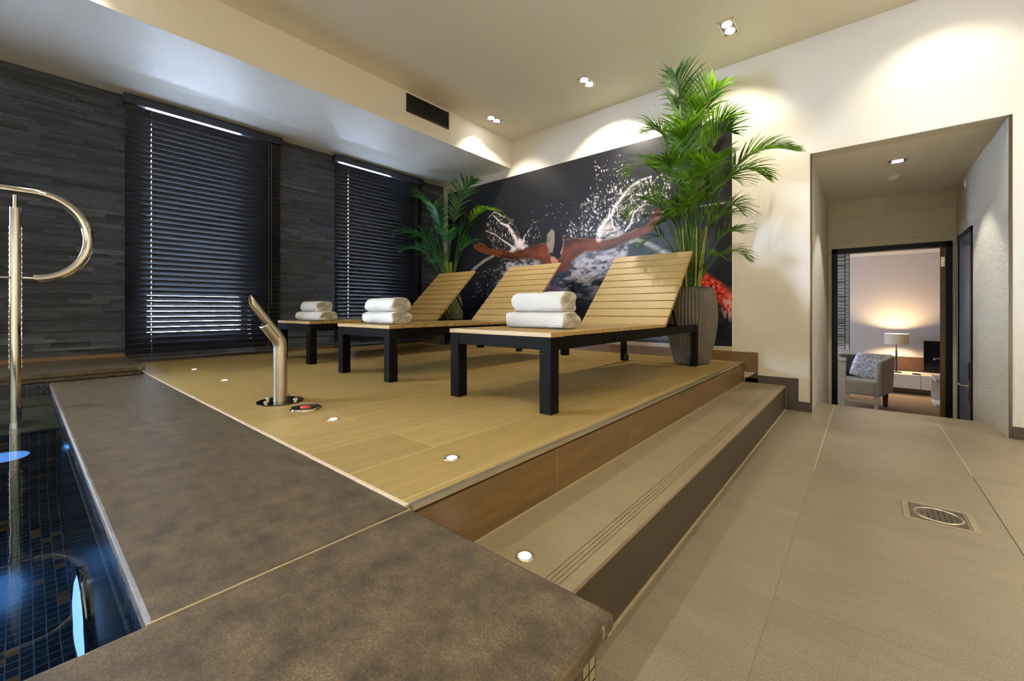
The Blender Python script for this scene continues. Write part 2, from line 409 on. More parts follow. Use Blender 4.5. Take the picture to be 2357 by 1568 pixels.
# --- mural wall (faces the camera), niche and its passage
NL, NR, NZ = -.327, .716, 2.09; ND = 6.2
m = MB(); m.box(XL-.3, NL, YB, YB+.15, -.1, ZC+.1); m.box(NL, NR, YB, YB+.15, NZ, ZC+.1); m.box(NR, XR+.2, YB, YB+.15, -.1, ZC+.1)
st(m.build('wall_back', 'plaster'), 'warm white wall that carries the mural')
st(box('wall_niche_left', 'rough', NL-.12, NL, YB+.15, ND, -.6, NZ+.2), 'textured white wall left in the passage')
m = MB(); m.box(NL, NL+.001, YB, YB+.15, 0, NZ); m.build('facing', 'rough', bpy.data.objects['wall_niche_left'])
m = MB(); m.box(NR, NR+.12, YB+.15, 5.33, -.6, NZ+.2); m.box(NR, NR+.12, 6.02, ND, -.6, NZ+.2); m.box(NR, NR+.12, 5.33, 6.02, 1.56, NZ+.2)
m.box(NR-.001, NR, YB, YB+.15, 0, NZ)
st(m.build('wall_niche_right', 'rough'), 'textured white wall right in the passage')
st(box('ceiling_niche', 'ceil', NL, NR, YB+.15, ND, NZ, NZ+.12), 'ceiling of the passage')
DL, DR, DT = -.295, .69, 1.54
m = MB(); m.box(NL-.1, DL, ND, ND+.12, -.6, NZ+.1); m.box(DR, NR+.1, ND, ND+.12, -.6, NZ+.1); m.box(DL, DR, ND, ND+.12, DT, NZ+.1)
st(m.build('wall_niche_end', 'panel'), 'pale tiled wall around the door')
d1 = MB(); d1.box(DL, DL+.05, ND-.015, ND+.13, -.5, DT); d1.box(DR-.05, DR, ND-.015, ND+.13, -.5, DT); d1.box(DL, DR, ND-.015, ND+.13, DT-.055, DT)
dr = st(d1.build('door_1', 'door_black', bevel=.003), 'open doorway in a black frame')
RL = Matrix.Translation((.602, ND+.02, 0)) @ Matrix.Rotation(math.radians(-6.6), 4, 'Z')
m = MB(); m.box(0, .042, 0, .84, -.49, DT-.06, mat=RL); lf = m.build('door_leaf', 'door_wood', dr)
m = MB(); m.box(.006, .034, -.004, 0, 1.28, 1.38, mat=RL); m.build('hinge', 'brushed', lf)
m = MB(); m.box(-.008, 0, .74, .78, .02, .42, mat=RL); m.tube([RL @ Vector(p) for p in ((-.004, .76, .25), (-.055, .76, .25), (-.06, .66, .25))], .010, 10)
m.build('door_handle', 'steel', lf)
m = MB(); m.box(NR-.012, NR+.01, 5.33, 5.37, -.5, 1.56); m.box(NR-.012, NR+.01, 5.98, 6.02, -.5, 1.56); m.box(NR-.012, NR+.01, 5.33, 6.02, 1.52, 1.56)
d2 = st(m.build('door_2', 'door_black'), 'narrow side door in the passage')
box('door_leaf', 'door_glass', NR-.004, NR+.03, 5.37, 5.98, -.5, 1.52, parent=d2)
m = MB(); m.box(NR-.012, NR-.004, 5.43, 5.47, .0, .28); m.tube([(NR-.01, 5.45, .15), (NR-.055, 5.45, .15), (NR-.06, 5.56, .15)], .009, 10)
m.build('door_handle', 'steel', d2)
box('lock_plate', 'rubber', NR-.014, NR-.004, 5.40, 5.46, .20, .36, parent=d2)
# corner trims of the opening
m = MB(); m.box(NL-.008, NL+.004, YB-.004, YB+.008, .0, NZ)
st(m.build('trim_5', 'trim_metal'), 'metal corner strip left of the passage')
m = MB(); m.box(NR-.004, NR+.010, YB-.004, YB+.008, .0, NZ)
st(m.build('trim_6', 'trim_metal'), 'metal corner strip right of the passage')
# skirtings following the steps
m = MB(); y0, y1 = YB-.011, YB
m.box(-4.66, -.704, y0, y1, ZD, ZD+.088); m.box(DX+.002, -.704, y0, y1, ZS+.10, ZD)
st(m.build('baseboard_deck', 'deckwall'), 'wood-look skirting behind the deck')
m = MB(); m.add([(-.81, y0, ZS+.012), (-.704, y0, ZS+.012), (-.704, y0, ZS+.098), (-.72, y0, ZS+.098), (-.80, y0, ZS+.04)], [(0, 1, 2, 3, 4)])
m.box(-.704, -.414, y0, y1, ZS, ZS+.078); m.box(SX+.006, -.414, y0, y1, .0, ZS); m.box(-.414, NL-.008, y0, y1, 0, .078)
m.box(-.80, -.704, y0, y1, ZS+.012, ZS+.05)
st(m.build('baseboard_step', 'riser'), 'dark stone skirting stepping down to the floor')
st(box('baseboard_right', 'riser', NR+.010, XR, y0, y1, 0, .078), 'dark stone skirting right of the passage')
m = MB(); m.box(XL, XL+.024, CY-.01, YB, ZD, ZD+.035)
st(m.build('baseboard_left', 'deckwall'), 'wood-look skirting under the slate')
m = MB(); m.box(XL, XL+.05, YF, CY-.01, .432, .46)
st(m.build('baseboard_ledge', 'deckwall'), 'wood-look skirting on the pool ledge')
# ceiling, bulkhead
BXF = -3.52; BZ = 2.668
st(box('ceiling', 'ceil', BXF-.05, XR+.2, YF-.2, YB+.2, ZC, ZC+.1), 'flat off-white ceiling')
m = MB(); m.box(XL-.1, BXF, YF-.2, YB, BZ+.012, ZC+.1); m.box(-4.40, BXF, YF-.2, YB, BZ, BZ+.012)
for a, b in ((-4.8, -.6), (-.597, 1.52), (1.523, YB)): m.box(XL-.1, -4.403, a, b, BZ+.0006, BZ+.012)
st(m.build('ceiling_bulkhead', 'under'), 'lowered ceiling strip along the window wall')
m = MB(); m.box(BXF, BXF+.006, YF, YB, BZ, ZC)
st(m.build('ceiling_bulkhead_face', 'ceil'), 'white upright face of the lowered ceiling')
# rest of the room behind the camera
st(box('wall_right', 'plaster', XR, XR+.2, YF-.2, YB+.15, -.1, ZC+.1), 'white wall right of the camera')
st(box('wall_front', 'plaster', XL-.3, XR+.2, YF-.4, YF-.2, -.1, ZC+.1), 'white wall behind the camera')

# ============================================================ DOWNLIGHTS
def downlight(x, y, label, z=ZC, lamps=2, warm=WARM, power=SPOT, tilts=((0, 0), (0, 22)), s=.055, blend=.7, cone=94):
    t = thing('recessed_downlight', label, 'ceiling light', (x, y, z), 'recessed downlights in the ceiling')
    L = .105*lamps/2
    m = MB(); a, b = s, L
    m.box(-a, a, -b, -b+.008, -.004, 0); m.box(-a, a, b-.008, b, -.004, 0); m.box(-a, -a+.008, -b, b, -.004, 0); m.box(a-.008, a, -b, b, -.004, 0)
    m.build('frame', 'brushed', t)
    m = MB(); m.box(-a+.008, a-.008, -b+.008, b-.008, -.0015, 0); m.build('gear_plate', 'gunmetal', t)
    for i in range(lamps):
        yy = 0 if lamps == 1 else (-.048, .048)[i]
        m = MB(); m.disc((0, yy, -.006), .036, .004, 24); m.build('lamp', 'white_lamp', t)
        tx, ty = tilts[i] if i < len(tilts) else (0, 0)
        light('spot', 'SPOT', (0, yy, -.03), power, warm, (math.radians(ty), math.radians(tx), 0), t,
              spot_size=math.radians(cone), spot_blend=blend, shadow_soft_size=.022)
    return t
DLX = [-3.27, -2.05, -.81, .41]
downlight(DLX[0], 3.54, 'twin square downlight nearest the lowered ceiling strip', tilts=((16, 0), (0, 20)))
downlight(DLX[1], 3.54, 'twin square downlight, middle one of the three above the mural', tilts=((-26, 8), (0, 24)), blend=.35, cone=104, power=SPOT*1.25)
downlight(DLX[2], 3.57, 'twin square downlight above the tall palm by the white wall', tilts=((0, 0), (8, 24)))
for k, (x, y) in enumerate([(DLX[3], 3.55), (1.75, 3.55), (-3.27, .1), (-2.05, .3), (-.81, .3), (.6, .6), (2.1, .6), (-2.05, -2.4), (.6, -2.4), (2.1, -2.4), (2.6, -3.9), (-.81, -3.9), (-2.05, -3.9), (2.85, 2.2), (2.85, -.8)]):  # rear and right-wall fixtures are added and overpowered for bounce light
    t = downlight(x, y, 'unseen twin square downlight in a set extended for fill light', power=SPOT*(3.2 if y < 0 and x < -1 else 8.5 if y < 0 or x > 2.7 else .3 if -3 < x < -1.5 and y < 1 else .7 if y > 3 else .8 if x > 0 else .6), tilts=((16, 0), (0, 0)) if x < -3 else ((0, 0), (0, 24)) if y > 3 else ((0, 0), (0, 0)))
downlight(.213, 4.80, 'small single downlight in the passage ceiling', z=NZ, lamps=1, power=50, warm=NEUT, tilts=((0, 0),), s=.06, blend=.3)

# ============================================================ POOL AND DECK FITTINGS
# underwater lamps
t = thing('underwater_lamp', 'round blue glowing lamp on the riser of the pool bench', 'pool light', (BX, -.04, -.20), 'underwater lamps')
m = MB(); m.disc((0, 0, 0), .07, .012, 36, 'x'); m.build('lens', 'blue_lamp', t)
m = MB(); m.lathe([(.07, 0), (.082, 0), (.082, .016), (.07, .016)], n=36)
m.v = [(z, x, y) for x, y, z in m.v]; m.build('rim', 'steel', t)
light('glow', 'SPOT', (.016, 0, 0), 8, (.12, .40, 1), (0, -PI/2, 0), t, spot_size=2.4, spot_blend=1, shadow_soft_size=0)
t = thing('underwater_lamp', 'large blue-white glowing lamp on the pool side wall under the coping', 'pool light', (-1.69, PY, -.46), 'underwater lamps')
m = MB(); m.lathe([(.16, 0), (.155, -.009), (.13, -.016), (.08, -.021), (.0001, -.023)], n=40); m.v = [(x, z, y) for x, y, z in m.v]; m.build('lens', 'white_blue', t)
m = MB(); m.lathe([(.16, 0), (.185, 0), (.185, -.012), (.16, -.012)], n=40); m.v = [(x, z, y) for x, y, z in m.v]; m.build('rim', 'steel', t)
light('glow', 'SPOT', (0, -.03, 0), 5, (.2, .5, 1), (-PI/2, 0, 0), t, spot_size=2.4, spot_blend=1, shadow_soft_size=0)

# P shaped pool handrail standing on the bench
HX, HY = -3.03, -.013
t = thing('pool_handrail', 'polished steel post with curved grab loops standing in the pool', 'handrail', (HX, HY, .182))
m = MB(); m.tube([(0, 0, 0), (0, 0, 1.125)], .0185, 28); m.tube([(0, 0, 1.125), (0, 0, 1.19)], .007, 16)
m.build('post', 'steel', t)
m = MB(); m.disc((0, 0, 0), .085, .008, 36); m.build('base_flange', 'steel', t)
def loop(sgn):
    pts = []
    for i in range(41):
        a = PI/2-PI*i/40
        pts.append((0, sgn*(.055+.185*math.cos(a)), 1.0+.205*math.sin(a)))
    return [(0, 0, 1.205)]+pts
for sgn in (1, -1):
    m = MB(); m.tube(loop(sgn), .0205, 24); m.tube([(0, sgn*.018, .797), (0, sgn*.06, .796)], .006, 12)
    m.build('grab_loop', 'steel', t)
dots = plain('bright_dots', srgb(225, 230, 235), .2, 1)  # small steel discs standing in for unexplained bright dots beside the post
for sgn in (1, -1):
    m = MB()
    for k in range(26): m.disc((-.004, sgn*.0190, .38+k*.026), .003, .006, 10, 'x')
    m.box(-.003, .001, min(sgn*.0175, sgn*.0192), max(sgn*.0175, sgn*.0192), .37, 1.04)
    m.build('dot_row', dots, t)

# water spout on the deck
t = thing('water_spout', 'brushed steel water spout with slanted open mouth on the deck', 'water spout', (-2.228, .841, ZD))
m = MB(); m.disc((0, 0, 0), .104, .006, 48); m.build('base_plate', 'gunmetal', t)
pts = [(0, 0, .004), (0, 0, .27)]+[(0, -.09*(1-math.cos(a)), .27+.09*math.sin(a)) for a in [i*math.radians(36)/8 for i in range(1, 9)]]
ex, ez = pts[-1][1], pts[-1][2]; ca, sa = math.cos(math.radians(36)), math.sin(math.radians(36))
def half(mb, a0, a1, L, r, cut=0):
    """open half shell going up and towards the pool from the elbow"""
    n = 14; rows = 12; vs = []
    for lay, rr in ((0, r), (1, r-.004)):
        for j in range(rows+1):
            for i in range(n+1):
                w = a0+(a1-a0)*i/n; lim = L-cut*(1-abs(math.cos((w-(a0+a1)/2)))**.6)
                q = lim*j/rows; off = rr*math.cos(w); side = rr*math.sin(w)
                vs.append((side, ex-sa*q+off*ca, ez+ca*q+off*sa))
    R_ = (rows+1)*(n+1); fs = []
    for lay in (0, 1):
        for j in range(rows):
            for i in range(n):
                q = lay*R_+j*(n+1)+i; fs.append((q, q+1, q+n+2, q+n+1))
    for j in range(rows):
        for i in (0, n):
            q = j*(n+1)+i; fs.append((q, q+n+1, q+n+1+R_, q+R_))
    for i in range(n):
        q = rows*(n+1)+i; fs.append((q, q+1, q+1+R_, q+R_))
    mb.add(vs, fs, True)
m = MB(); m.tube(pts, .0305, 32); m.build('pipe', 'brushed', t)
m = MB(); half(m, -PI/2, PI/2, .235, .0305, .05); m.build('upper_lip', 'brushed', t)
m = MB(); half(m, PI/2, 3*PI/2, .085, .0305); m.build('lower_lip', 'brushed', t)
for (a, b) in ((.07, .045), (-.075, -.03), (-.06, .055), (.03, -.075)):
    m = MB(); m.disc((a, b, .006), .012, .008, 6); m.lathe([(.012, .014), (.009, .022), (.0001, .024)], (a, b, 0), 16); m.build('bolt', 'steel', t)
t = thing('push_button', 'round dark push button with red centre set in the deck', 'button', (-1.985, .86, ZD))
m = MB(); m.lathe([(.067, 0), (.067, .006), (.060, .009), (.056, .006)], n=40); m.build('ring', 'steel', t)
m = MB(); m.disc((0, 0, 0), .058, .006, 36); m.build('plate', 'gunmetal', t)
m = MB(); m.lathe([(.024, .006), (.022, .010), (.0001, .012)], n=24); m.build('button_cap', 'red_cap', t)

def floor_led(x, y, z, label):
    t = thing('floor_spotlight', label, 'floor light', (x, y, z), 'small round lights set in the deck edge')
    m = MB(); m.lathe([(.0165, .001), (.0165, .003), (.0235, .003), (.025, 0)], n=32); m.build('ring', 'brushed', t)
    m = MB(); m.lathe([(.0165, .001), (.014, .0035), (.0001, .0045)], n=24); m.build('lens', 'led', t)
    return t
floor_led(-3.926, .865, ZD, 'farthest small round light in the deck, near the slate wall')
floor_led(-3.173, .86, ZD, 'small round light in the deck, second from the slate wall')
floor_led(-1.697, .848, ZD, 'small round light in the deck beside the red-centred button')
floor_led(-.975, .864, ZD, 'small round light in the deck near its outer corner')
floor_led(-.665, .837, ZS+.012, 'round light set in the grey step beside the coping')

# floor drain
t = thing('floor_drain', 'square steel floor drain with oval perforated middle in the grey tiles', 'floor drain', (.226, 2.386, 0))
m = MB(); a, b = .105, .086
for q in ((-a, a, -a, -b), (-a, a, b, a), (-a, -b, -b, b), (b, a, -b, b)): m.box(*q, 0, .003)
m.build('frame', plain('pale_steel_frame', srgb(178, 166, 144), .4, .6), t)
m = MB(); m.box(-.078, .078, -.085, .085, 0, .0022); m.box(-.086, -.078, -.086, .086, 0, .0004); m.build('grate', plain('satin_steel', srgb(150, 142, 128), .28, .85), t)
m = MB(); m.lathe([(.066, .0022), (.068, .0042), (.072, .0042), (.074, .0022)], n=40); m.build('oval_bead', 'brushed', t)
m = MB()
for i in range(-3, 4):
    for j in range(-5, 6):
        if i*i/10+j*j/30 < 1.05: m.disc((i*.0165+(j % 2)*.004, j*.0105, .0022), .0034, .0004, 8)
m.build('grate_holes', 'rubber', t)

# air vent on the bulkhead face
t = thing('air_vent', 'dark rectangular slotted air vent on the white bulkhead', 'air vent', (BXF+.006, 2.785, 2.915))
m = MB(); a, b = .278, .092
for q in ((-a, a, -b, -b+.014), (-a, a, b-.014, b), (-a, -a+.014, -b, b), (a-.014, a, -b, b)): m.box(0, .012, q[0], q[1], q[2], q[3])
m.build('frame', 'vent', t)
m = MB(); m.box(0, .002, -a+.01, a-.01, -b+.01, b-.01); m.build('backing', 'rubber', t)
m = MB()
for k in range(8):
    zc = -.07+k*.02; m.box(-.007, .007, -a+.012, a-.012, -.0012, .0012, mat=Matrix.Translation((.007, 0, zc)) @ Matrix.Rotation(math.radians(35), 4, 'Y'))
m.build('slats', 'vent', t)

# smoke detector and door closer in the passage
t = thing('smoke_detector', 'white round detector on the passage ceiling', 'smoke detector', (.214, 5.37, NZ))
m = MB(); m.lathe([(.055, 0), (.055, -.012), (.045, -.026), (.03, -.032), (.0001, -.034)], n=32); m.build('housing', 'white_gloss', t)
m = MB(); m.lathe([(.058, 0), (.058, -.005), (.055, -.006)], n=32); m.build('base_ring', 'ceil', t)
t = thing('motion_sensor', 'tiny white sensor high on the right passage wall', 'sensor', (NR, 5.6, 1.98))
m = MB(); m.box(-.02, 0, -.02, .02, -.035, .035); m.build('housing', 'white_gloss', t, bevel=.004)
m = MB(); m.lathe([(.012, 0), (.008, -.008), (.0001, -.011)], (-.02, 0, -.02), 16); m.build('lens', 'rubber', t)

# ============================================================ BLINDS
def blind(y0, y1, z0, z1, label, tilt):
    xc = XL+.075
    t = thing('venetian_blind', label, 'window blind', (xc, (y0+y1)/2, z1), 'black wooden venetian blinds')
    W2 = (y1-y0)/2; H = z1-z0
    m = MB(); m.box(-.035, .045, -W2-.012, W2+.012, -.075, 0); m.build('head_box', 'blind', t, bevel=.003)
    m = MB(); pitch = .0462; n = int((H-.13)/pitch)
    hols = [-W2+.17, W2-.12]
    for k in range(n):
        zc = -.106-k*pitch; ang = math.radians(tilt); w = .0265
        R_ = Matrix.Translation((0, 0, zc)) @ Matrix.Rotation(ang, 4, 'Y')
        segs = [(-W2, hols[0]-.0012), (hols[0]+.0012, hols[1]-.0012), (hols[1]+.0012, W2)]
        for a, b in segs: m.box(-w, w, a, b, -.0016, .0016, mat=R_)
        for h in hols:
            m.box(-w, -.009, h-.0014, h+.0014, -.0014, .0014, mat=R_); m.box(.009, w, h-.0014, h+.0014, -.0014, .0014, mat=R_)
    m.build('slats', 'blind', t)
    m = MB(); m.box(-.026, .026, -W2, W2, -H, -H+.022); m.build('bottom_rail', 'blind', t, bevel=.003)
    for h in hols:
        m = MB(); m.tube([(.027, h, -.075), (.027, h, -H+.02)], .0011, 6); m.tube([(-.027, h, -.075), (-.027, h, -H+.02)], .0011, 6)
        m.build('ladder_cord', 'cord', t)
    m = MB(); m.tube([(.04, W2-.10, -.08), (.041, W2-.10, -H*.78)], .0017, 6)
    m.build('pull_cord', 'cord', t)
    return t
blind(.575, 1.80, .382, 2.655, 'larger black venetian blind, nearer the pool', -55)
blind(2.40, 3.66, .382, 2.655, 'black venetian blind behind the loungers, beside the small palm', -60.5)

# ============================================================ MURAL (flat printed panel)
def mural():
    x0, x1, z0, z1 = -4.73, -.905, .50, 2.555
    NX, NZ_ = 900, 496
    xs = np.linspace(x0, x1, NX); zs = np.linspace(z0, z1, NZ_); X, Z = np.meshgrid(xs, zs)
    rg = np.random.RandomState(4)
    def nz(fx, fz, seed):
        r = np.random.RandomState(seed); g = r.rand(int((z1-z0)*fz)+3, int((x1-x0)*fx)+3)
        u = (X-x0)*fx; v = (Z-z0)*fz; i = u.astype(int); j = v.astype(int); a = u-i; b = v-j
        a = a*a*(3-2*a); b = b*b*(3-2*b)
        return (g[j, i]*(1-a)+g[j, i+1]*a)*(1-b)+(g[j+1, i]*(1-a)+g[j+1, i+1]*a)*b
    def fbm(fx, fz, s, o=4):
        return sum(nz(fx*2**k, fz*2**k, s+k)*.5**k for k in range(o))/sum(.5**k for k in range(o))
    lin = lambda r, g, b: np.array(srgb(r, g, b)[:3])
    C = np.zeros((NZ_, NX, 3)); C[:] = lin(33, 32, 37)
    def over(col, a):
        a = np.clip(a, 0, 1)[..., None]; C[:] = C*(1-a)+np.asarray(col)*a
    def poly(pts, soft=.006):
        ins = np.zeros(X.shape, bool); dm = np.full(X.shape, 9.)
        for (ax, az), (bx, bz) in zip(pts, pts[1:]+pts[:1]):
            c = ((az > Z) != (bz > Z)) & (X < (bx-ax)*(Z-az)/((bz-az) or 1e-9)+ax); ins ^= c
            dx, dz = bx-ax, bz-az; t = np.clip(((X-ax)*dx+(Z-az)*dz)/(dx*dx+dz*dz+1e-9), 0, 1)
            dm = np.minimum(dm, np.hypot(X-ax-t*dx, Z-az-t*dz))
        return np.clip(.5+np.where(ins, dm, -dm)/soft/2, 0, 1), np.where(ins, dm, -dm)
    def line(pts, w0, w1):
        a = np.zeros(X.shape); n = len(pts)-1
        for k, ((ax, az), (bx, bz)) in enumerate(zip(pts, pts[1:])):
            dx, dz = bx-ax, bz-az; t = np.clip(((X-ax)*dx+(Z-az)*dz)/(dx*dx+dz*dz), 0, 1)
            w = w0+(w1-w0)*(k+t)/n; a = np.maximum(a, np.clip(1.2-np.hypot(X-ax-t*dx, Z-az-t*dz)/w, 0, 1))
        return a
    WHT = lin(238, 228, 230)
    # water: dark navy below, rippled blue-white band
    n1 = fbm(3, 9, 30, 5); n2 = fbm(9, 26, 50, 4)
    over(lin(16, 20, 34), np.clip((1.42-Z)/.35, 0, 1)*.9)
    band = np.exp(-((Z-1.16)/.17)**2)*np.clip((X+4.0)/.4, 0, 1)*np.clip((-1.3-X)/.3, 0, 1)
    over(lin(44, 60, 92), band*np.clip(n1*2.2-.7, 0, 1))
    over(lin(150, 160, 185), band*np.clip((n2*.6+.4*nz(24, 90, 93)-.54)*7, 0, 1)*.8)
    over(lin(120, 125, 145), np.exp(-((X+2.25)/.14)**2-((Z-1.0)/.10)**2)*.8*np.clip(n2*2-.4, 0, 1))
    over(lin(85, 24, 16), np.exp(-((X+2.80)/.12)**2-((Z-1.0)/.13)**2)*1.1*np.clip(n2*2-.3, 0, 1))
    over(lin(150, 155, 165), np.exp(-((X+1.85)/.5)**2-((Z-.56)/.035)**2)*.7*np.clip(n2*3-.9, 0, 1))
    # white froth under the arms
    for P in ([(-3.65, 1.5), (-3.36, 1.46), (-3.05, 1.42), (-2.99, 1.35), (-2.97, 1.22), (-3.2, 1.14), (-3.54, 1.2), (-3.66, 1.3)],
              [(-2.57, 1.37), (-2.47, 1.46), (-2.17, 1.47), (-1.99, 1.51), (-1.87, 1.55), (-1.85, 1.45), (-1.92, 1.38), (-2.05, 1.34), (-2.14, 1.22), (-2.4, 1.14), (-2.62, 1.2)]):
        a, d = poly(P, .05); over(lin(190, 184, 198), a*np.clip((n2*.65+.35*nz(31, 53, 91))*3.4-1.15+d*3, 0, 1))
        over(lin(34, 46, 76), a*np.clip((fbm(8, 14, 77)-.6)*7, 0, 1)*.8)
    a, d = poly([(-1.9, 1.52), (-1.84, 1.53), (-1.7, 1.44), (-1.62, 1.34), (-1.9, 1.34)], .02); over(lin(12, 14, 20), a)
    # lane ropes
    over(lin(176, 168, 165), line([(-4.38, 1.26), (-4.17, 1.41), (-3.98, 1.5), (-3.81, 1.555)], .03, .022)*(.7+.5*nz(40, 40, 9)))
    over(lin(170, 165, 160), line([(-1.87, 1.535), (-1.79, 1.55), (-1.66, 1.49), (-1.46, 1.36)], .016, .034)*(.6+.5*nz(50, 50, 8)))
    over(lin(150, 145, 145), line([(-1.2, 1.80), (-.9, 1.795)], .008, .012))
    red = line([(-1.30, 1.24), (-1.07, 1.05), (-.88, .86)], .05, .085)
    over(lin(196, 52, 36), red*1.2); over(lin(235, 120, 100), red*np.clip((nz(60, 60, 12)-.6)*5, 0, 1)); over(lin(110, 18, 14), red*np.clip((nz(55, 55, 15)-.62)*5, 0, 1))
    over(lin(215, 190, 185), np.exp(-((X+.93)/.05)**2-((Z-.85)/.09)**2)*np.clip(nz(70, 30, 17)*3-1, 0, 1))
    # swimmer
    def skin(P, seed):
        a, d = poly(P, .006); sh = np.clip(fbm(5, 7, seed)*1.7+d*4-.55, 0, 1)[..., None]
        dark = lin(46, 22, 12); lite = lin(128, 66, 36)
        c = dark*(1-sh)+lite*sh; a_ = a[..., None]; C[:] = C*(1-a_)+c*a_
        rim = a*np.exp(-(d/.009)**2)*.35; over(lin(214, 160, 130), rim*np.clip(nz(12, 12, seed+5)*2-.5, 0, 1))
    skin([(-4.19, 1.71), (-4.16, 1.75), (-4.12, 1.73), (-4.08, 1.76), (-3.99, 1.73), (-3.92, 1.68), (-3.81, 1.64), (-3.65, 1.61), (-3.46, 1.58), (-3.32, 1.61), (-3.19, 1.62), (-3.01, 1.64), (-2.94, 1.64), (-2.92, 1.56), (-2.88, 1.47), (-2.81, 1.37), (-2.77, 1.28), (-2.94, 1.28), (-3.04, 1.43), (-3.1, 1.45), (-3.19, 1.47), (-3.36, 1.47), (-3.5, 1.47), (-3.65, 1.51), (-3.81, 1.56), (-3.95, 1.59), (-4.1, 1.65)], 100)
    skin([(-2.73, 1.45), (-2.69, 1.65), (-2.53, 1.65), (-2.36, 1.63), (-2.12, 1.59), (-2.01, 1.61), (-1.87, 1.64), (-1.79, 1.67), (-1.7, 1.68), (-1.66, 1.75), (-1.6, 1.82), (-1.57, 1.87), (-1.55, 1.83), (-1.52, 1.88), (-1.51, 1.83), (-1.47, 1.87), (-1.48, 1.81), (-1.54, 1.77), (-1.58, 1.73), (-1.63, 1.63), (-1.73, 1.58), (-1.87, 1.55), (-2.01, 1.5), (-2.17, 1.47), (-2.4, 1.49), (-2.49, 1.46), (-2.57, 1.39), (-2.61, 1.31), (-2.69, 1.26), (-2.87, 1.24), (-2.91, 1.36), (-2.80, 1.40)], 140)
    a, d = poly([(-2.88, 1.8), (-2.81, 1.80), (-2.73, 1.71), (-2.70, 1.58), (-2.74, 1.44), (-2.8, 1.40), (-2.86, 1.47), (-2.91, 1.54), (-2.94, 1.66), (-2.92, 1.75)], .006); over(lin(22, 18, 20), a)
    a, d = poly([(-2.86, 1.8), (-2.82, 1.76), (-2.82, 1.62), (-2.85, 1.51), (-2.9, 1.52), (-2.935, 1.62), (-2.925, 1.74)], .008); over(lin(160, 146, 132), a*(.6+.5*nz(30, 18, 3)))
    a, d = poly([(-2.91, 1.54), (-2.87, 1.47), (-2.82, 1.46), (-2.77, 1.41), (-2.78, 1.33), (-2.82, 1.32), (-2.87, 1.41)], .008); over(lin(205, 140, 120), a*np.clip(nz(40, 25, 5)*2.4-.5, 0, 1))
    over(lin(200, 150, 140), line([(-2.70, 1.70), (-2.69, 1.6), (-2.73, 1.49)], .008, .010)*nz(30, 60, 6)*1.5)
    # streams, froth and drops
    for pts, w0, w1 in (([(-3.81, 2.1), (-3.68, 1.98), (-3.55, 1.92), (-3.48, 1.83), (-3.39, 1.69), (-3.31, 1.63)], .006, .045), ([(-3.95, 1.91), (-3.78, 1.84), (-3.65, 1.75), (-3.55, 1.69), (-3.44, 1.62)], .006, .014),
                        ([(-3.9, 2.08), (-3.8, 2.14), (-3.7, 2.1), (-3.62, 2.04)], .006, .008), ([(-3.2, 1.83), (-3.28, 1.75), (-3.31, 1.66)], .006, .016),
                        ([(-1.77, 2.14), (-1.87, 2.11), (-1.95, 2.03), (-2.02, 1.95), (-2.08, 1.86), (-2.17, 1.78), (-2.23, 1.7), (-2.23, 1.61)], .010, .040), ([(-1.7, 1.91), (-1.77, 1.88), (-1.83, 1.83), (-1.86, 1.73), (-1.92, 1.66)], .008, .012),
                        ([(-1.64, 2.17), (-1.77, 2.16), (-1.86, 2.11)], .008, .014), ([(-2.07, 1.88), (-2.08, 1.77), (-2.04, 1.68)], .012, .012)):
        over(WHT, line(pts, w0, w1)*np.clip(nz(45, 45, int(w1*1000))*2.4-.15, 0, 1))
    for P in ([(-3.52, 1.59), (-3.44, 1.67), (-3.36, 1.74), (-3.27, 1.68), (-3.23, 1.63), (-3.33, 1.61), (-3.45, 1.58)], [(-2.25, 1.61), (-2.22, 1.72), (-2.13, 1.77), (-2.06, 1.75), (-1.93, 1.655), (-1.99, 1.615), (-2.12, 1.6)]):
        a, d = poly(P, .02); over(WHT, a*np.clip(n2*3-.75, 0, 1))
    def drops(P, n, rmin, rmax):
        P = np.array(P); lo, hi = P.min(0), P.max(0); k = 0
        while k < n:
            px, pz = lo[0]+rg.rand()*(hi[0]-lo[0]), lo[1]+rg.rand()*(hi[1]-lo[1]); ins = False
            for (ax, az), (bx, bz) in zip(P, np.roll(P, -1, 0)):
                if (az > pz) != (bz > pz) and px < (bx-ax)*(pz-az)/(bz-az)+ax: ins = not ins
            if not ins: continue
            k += 1; r = rmin+(rmax-rmin)*rg.rand()**3; st_ = 1+rg.rand()*.8
            i0, i1 = np.searchsorted(xs, [px-3*r, px+3*r]); j0, j1 = np.searchsorted(zs, [pz-3*r, pz+3*r])
            dd = np.hypot((X[j0:j1, i0:i1]-px)*st_, Z[j0:j1, i0:i1]-pz); a = np.clip(1.4-dd/r, 0, 1)[..., None]*(.35+.65*rg.rand())
            C[j0:j1, i0:i1] = C[j0:j1, i0:i1]*(1-a)+WHT*a
    dR = [(-2.5, 1.69), (-2.47, 2.03), (-2.22, 2.13), (-1.87, 2.20), (-1.45, 2.16), (-1.45, 1.92), (-1.73, 1.72), (-2.02, 1.63)]
    drops(dR, 620, .004, .014); drops([(-2.2, 1.65), (-2.1, 1.95), (-1.7, 2.18), (-1.5, 1.95), (-1.85, 1.7)], 430, .004, .012)
    drops([(-3.94, 2.03), (-3.7, 2.12), (-3.47, 2.0), (-3.29, 1.64), (-3.54, 1.6), (-3.9, 1.67)], 330, .004, .011)
    drops([(-3.5, 1.6), (-3.4, 1.9), (-3.05, 1.95), (-3.0, 1.66)], 50, .005, .013); drops([(-2.7, 1.66), (-2.6, 1.85), (-2.3, 1.75), (-2.25, 1.64)], 90, .005, .013)
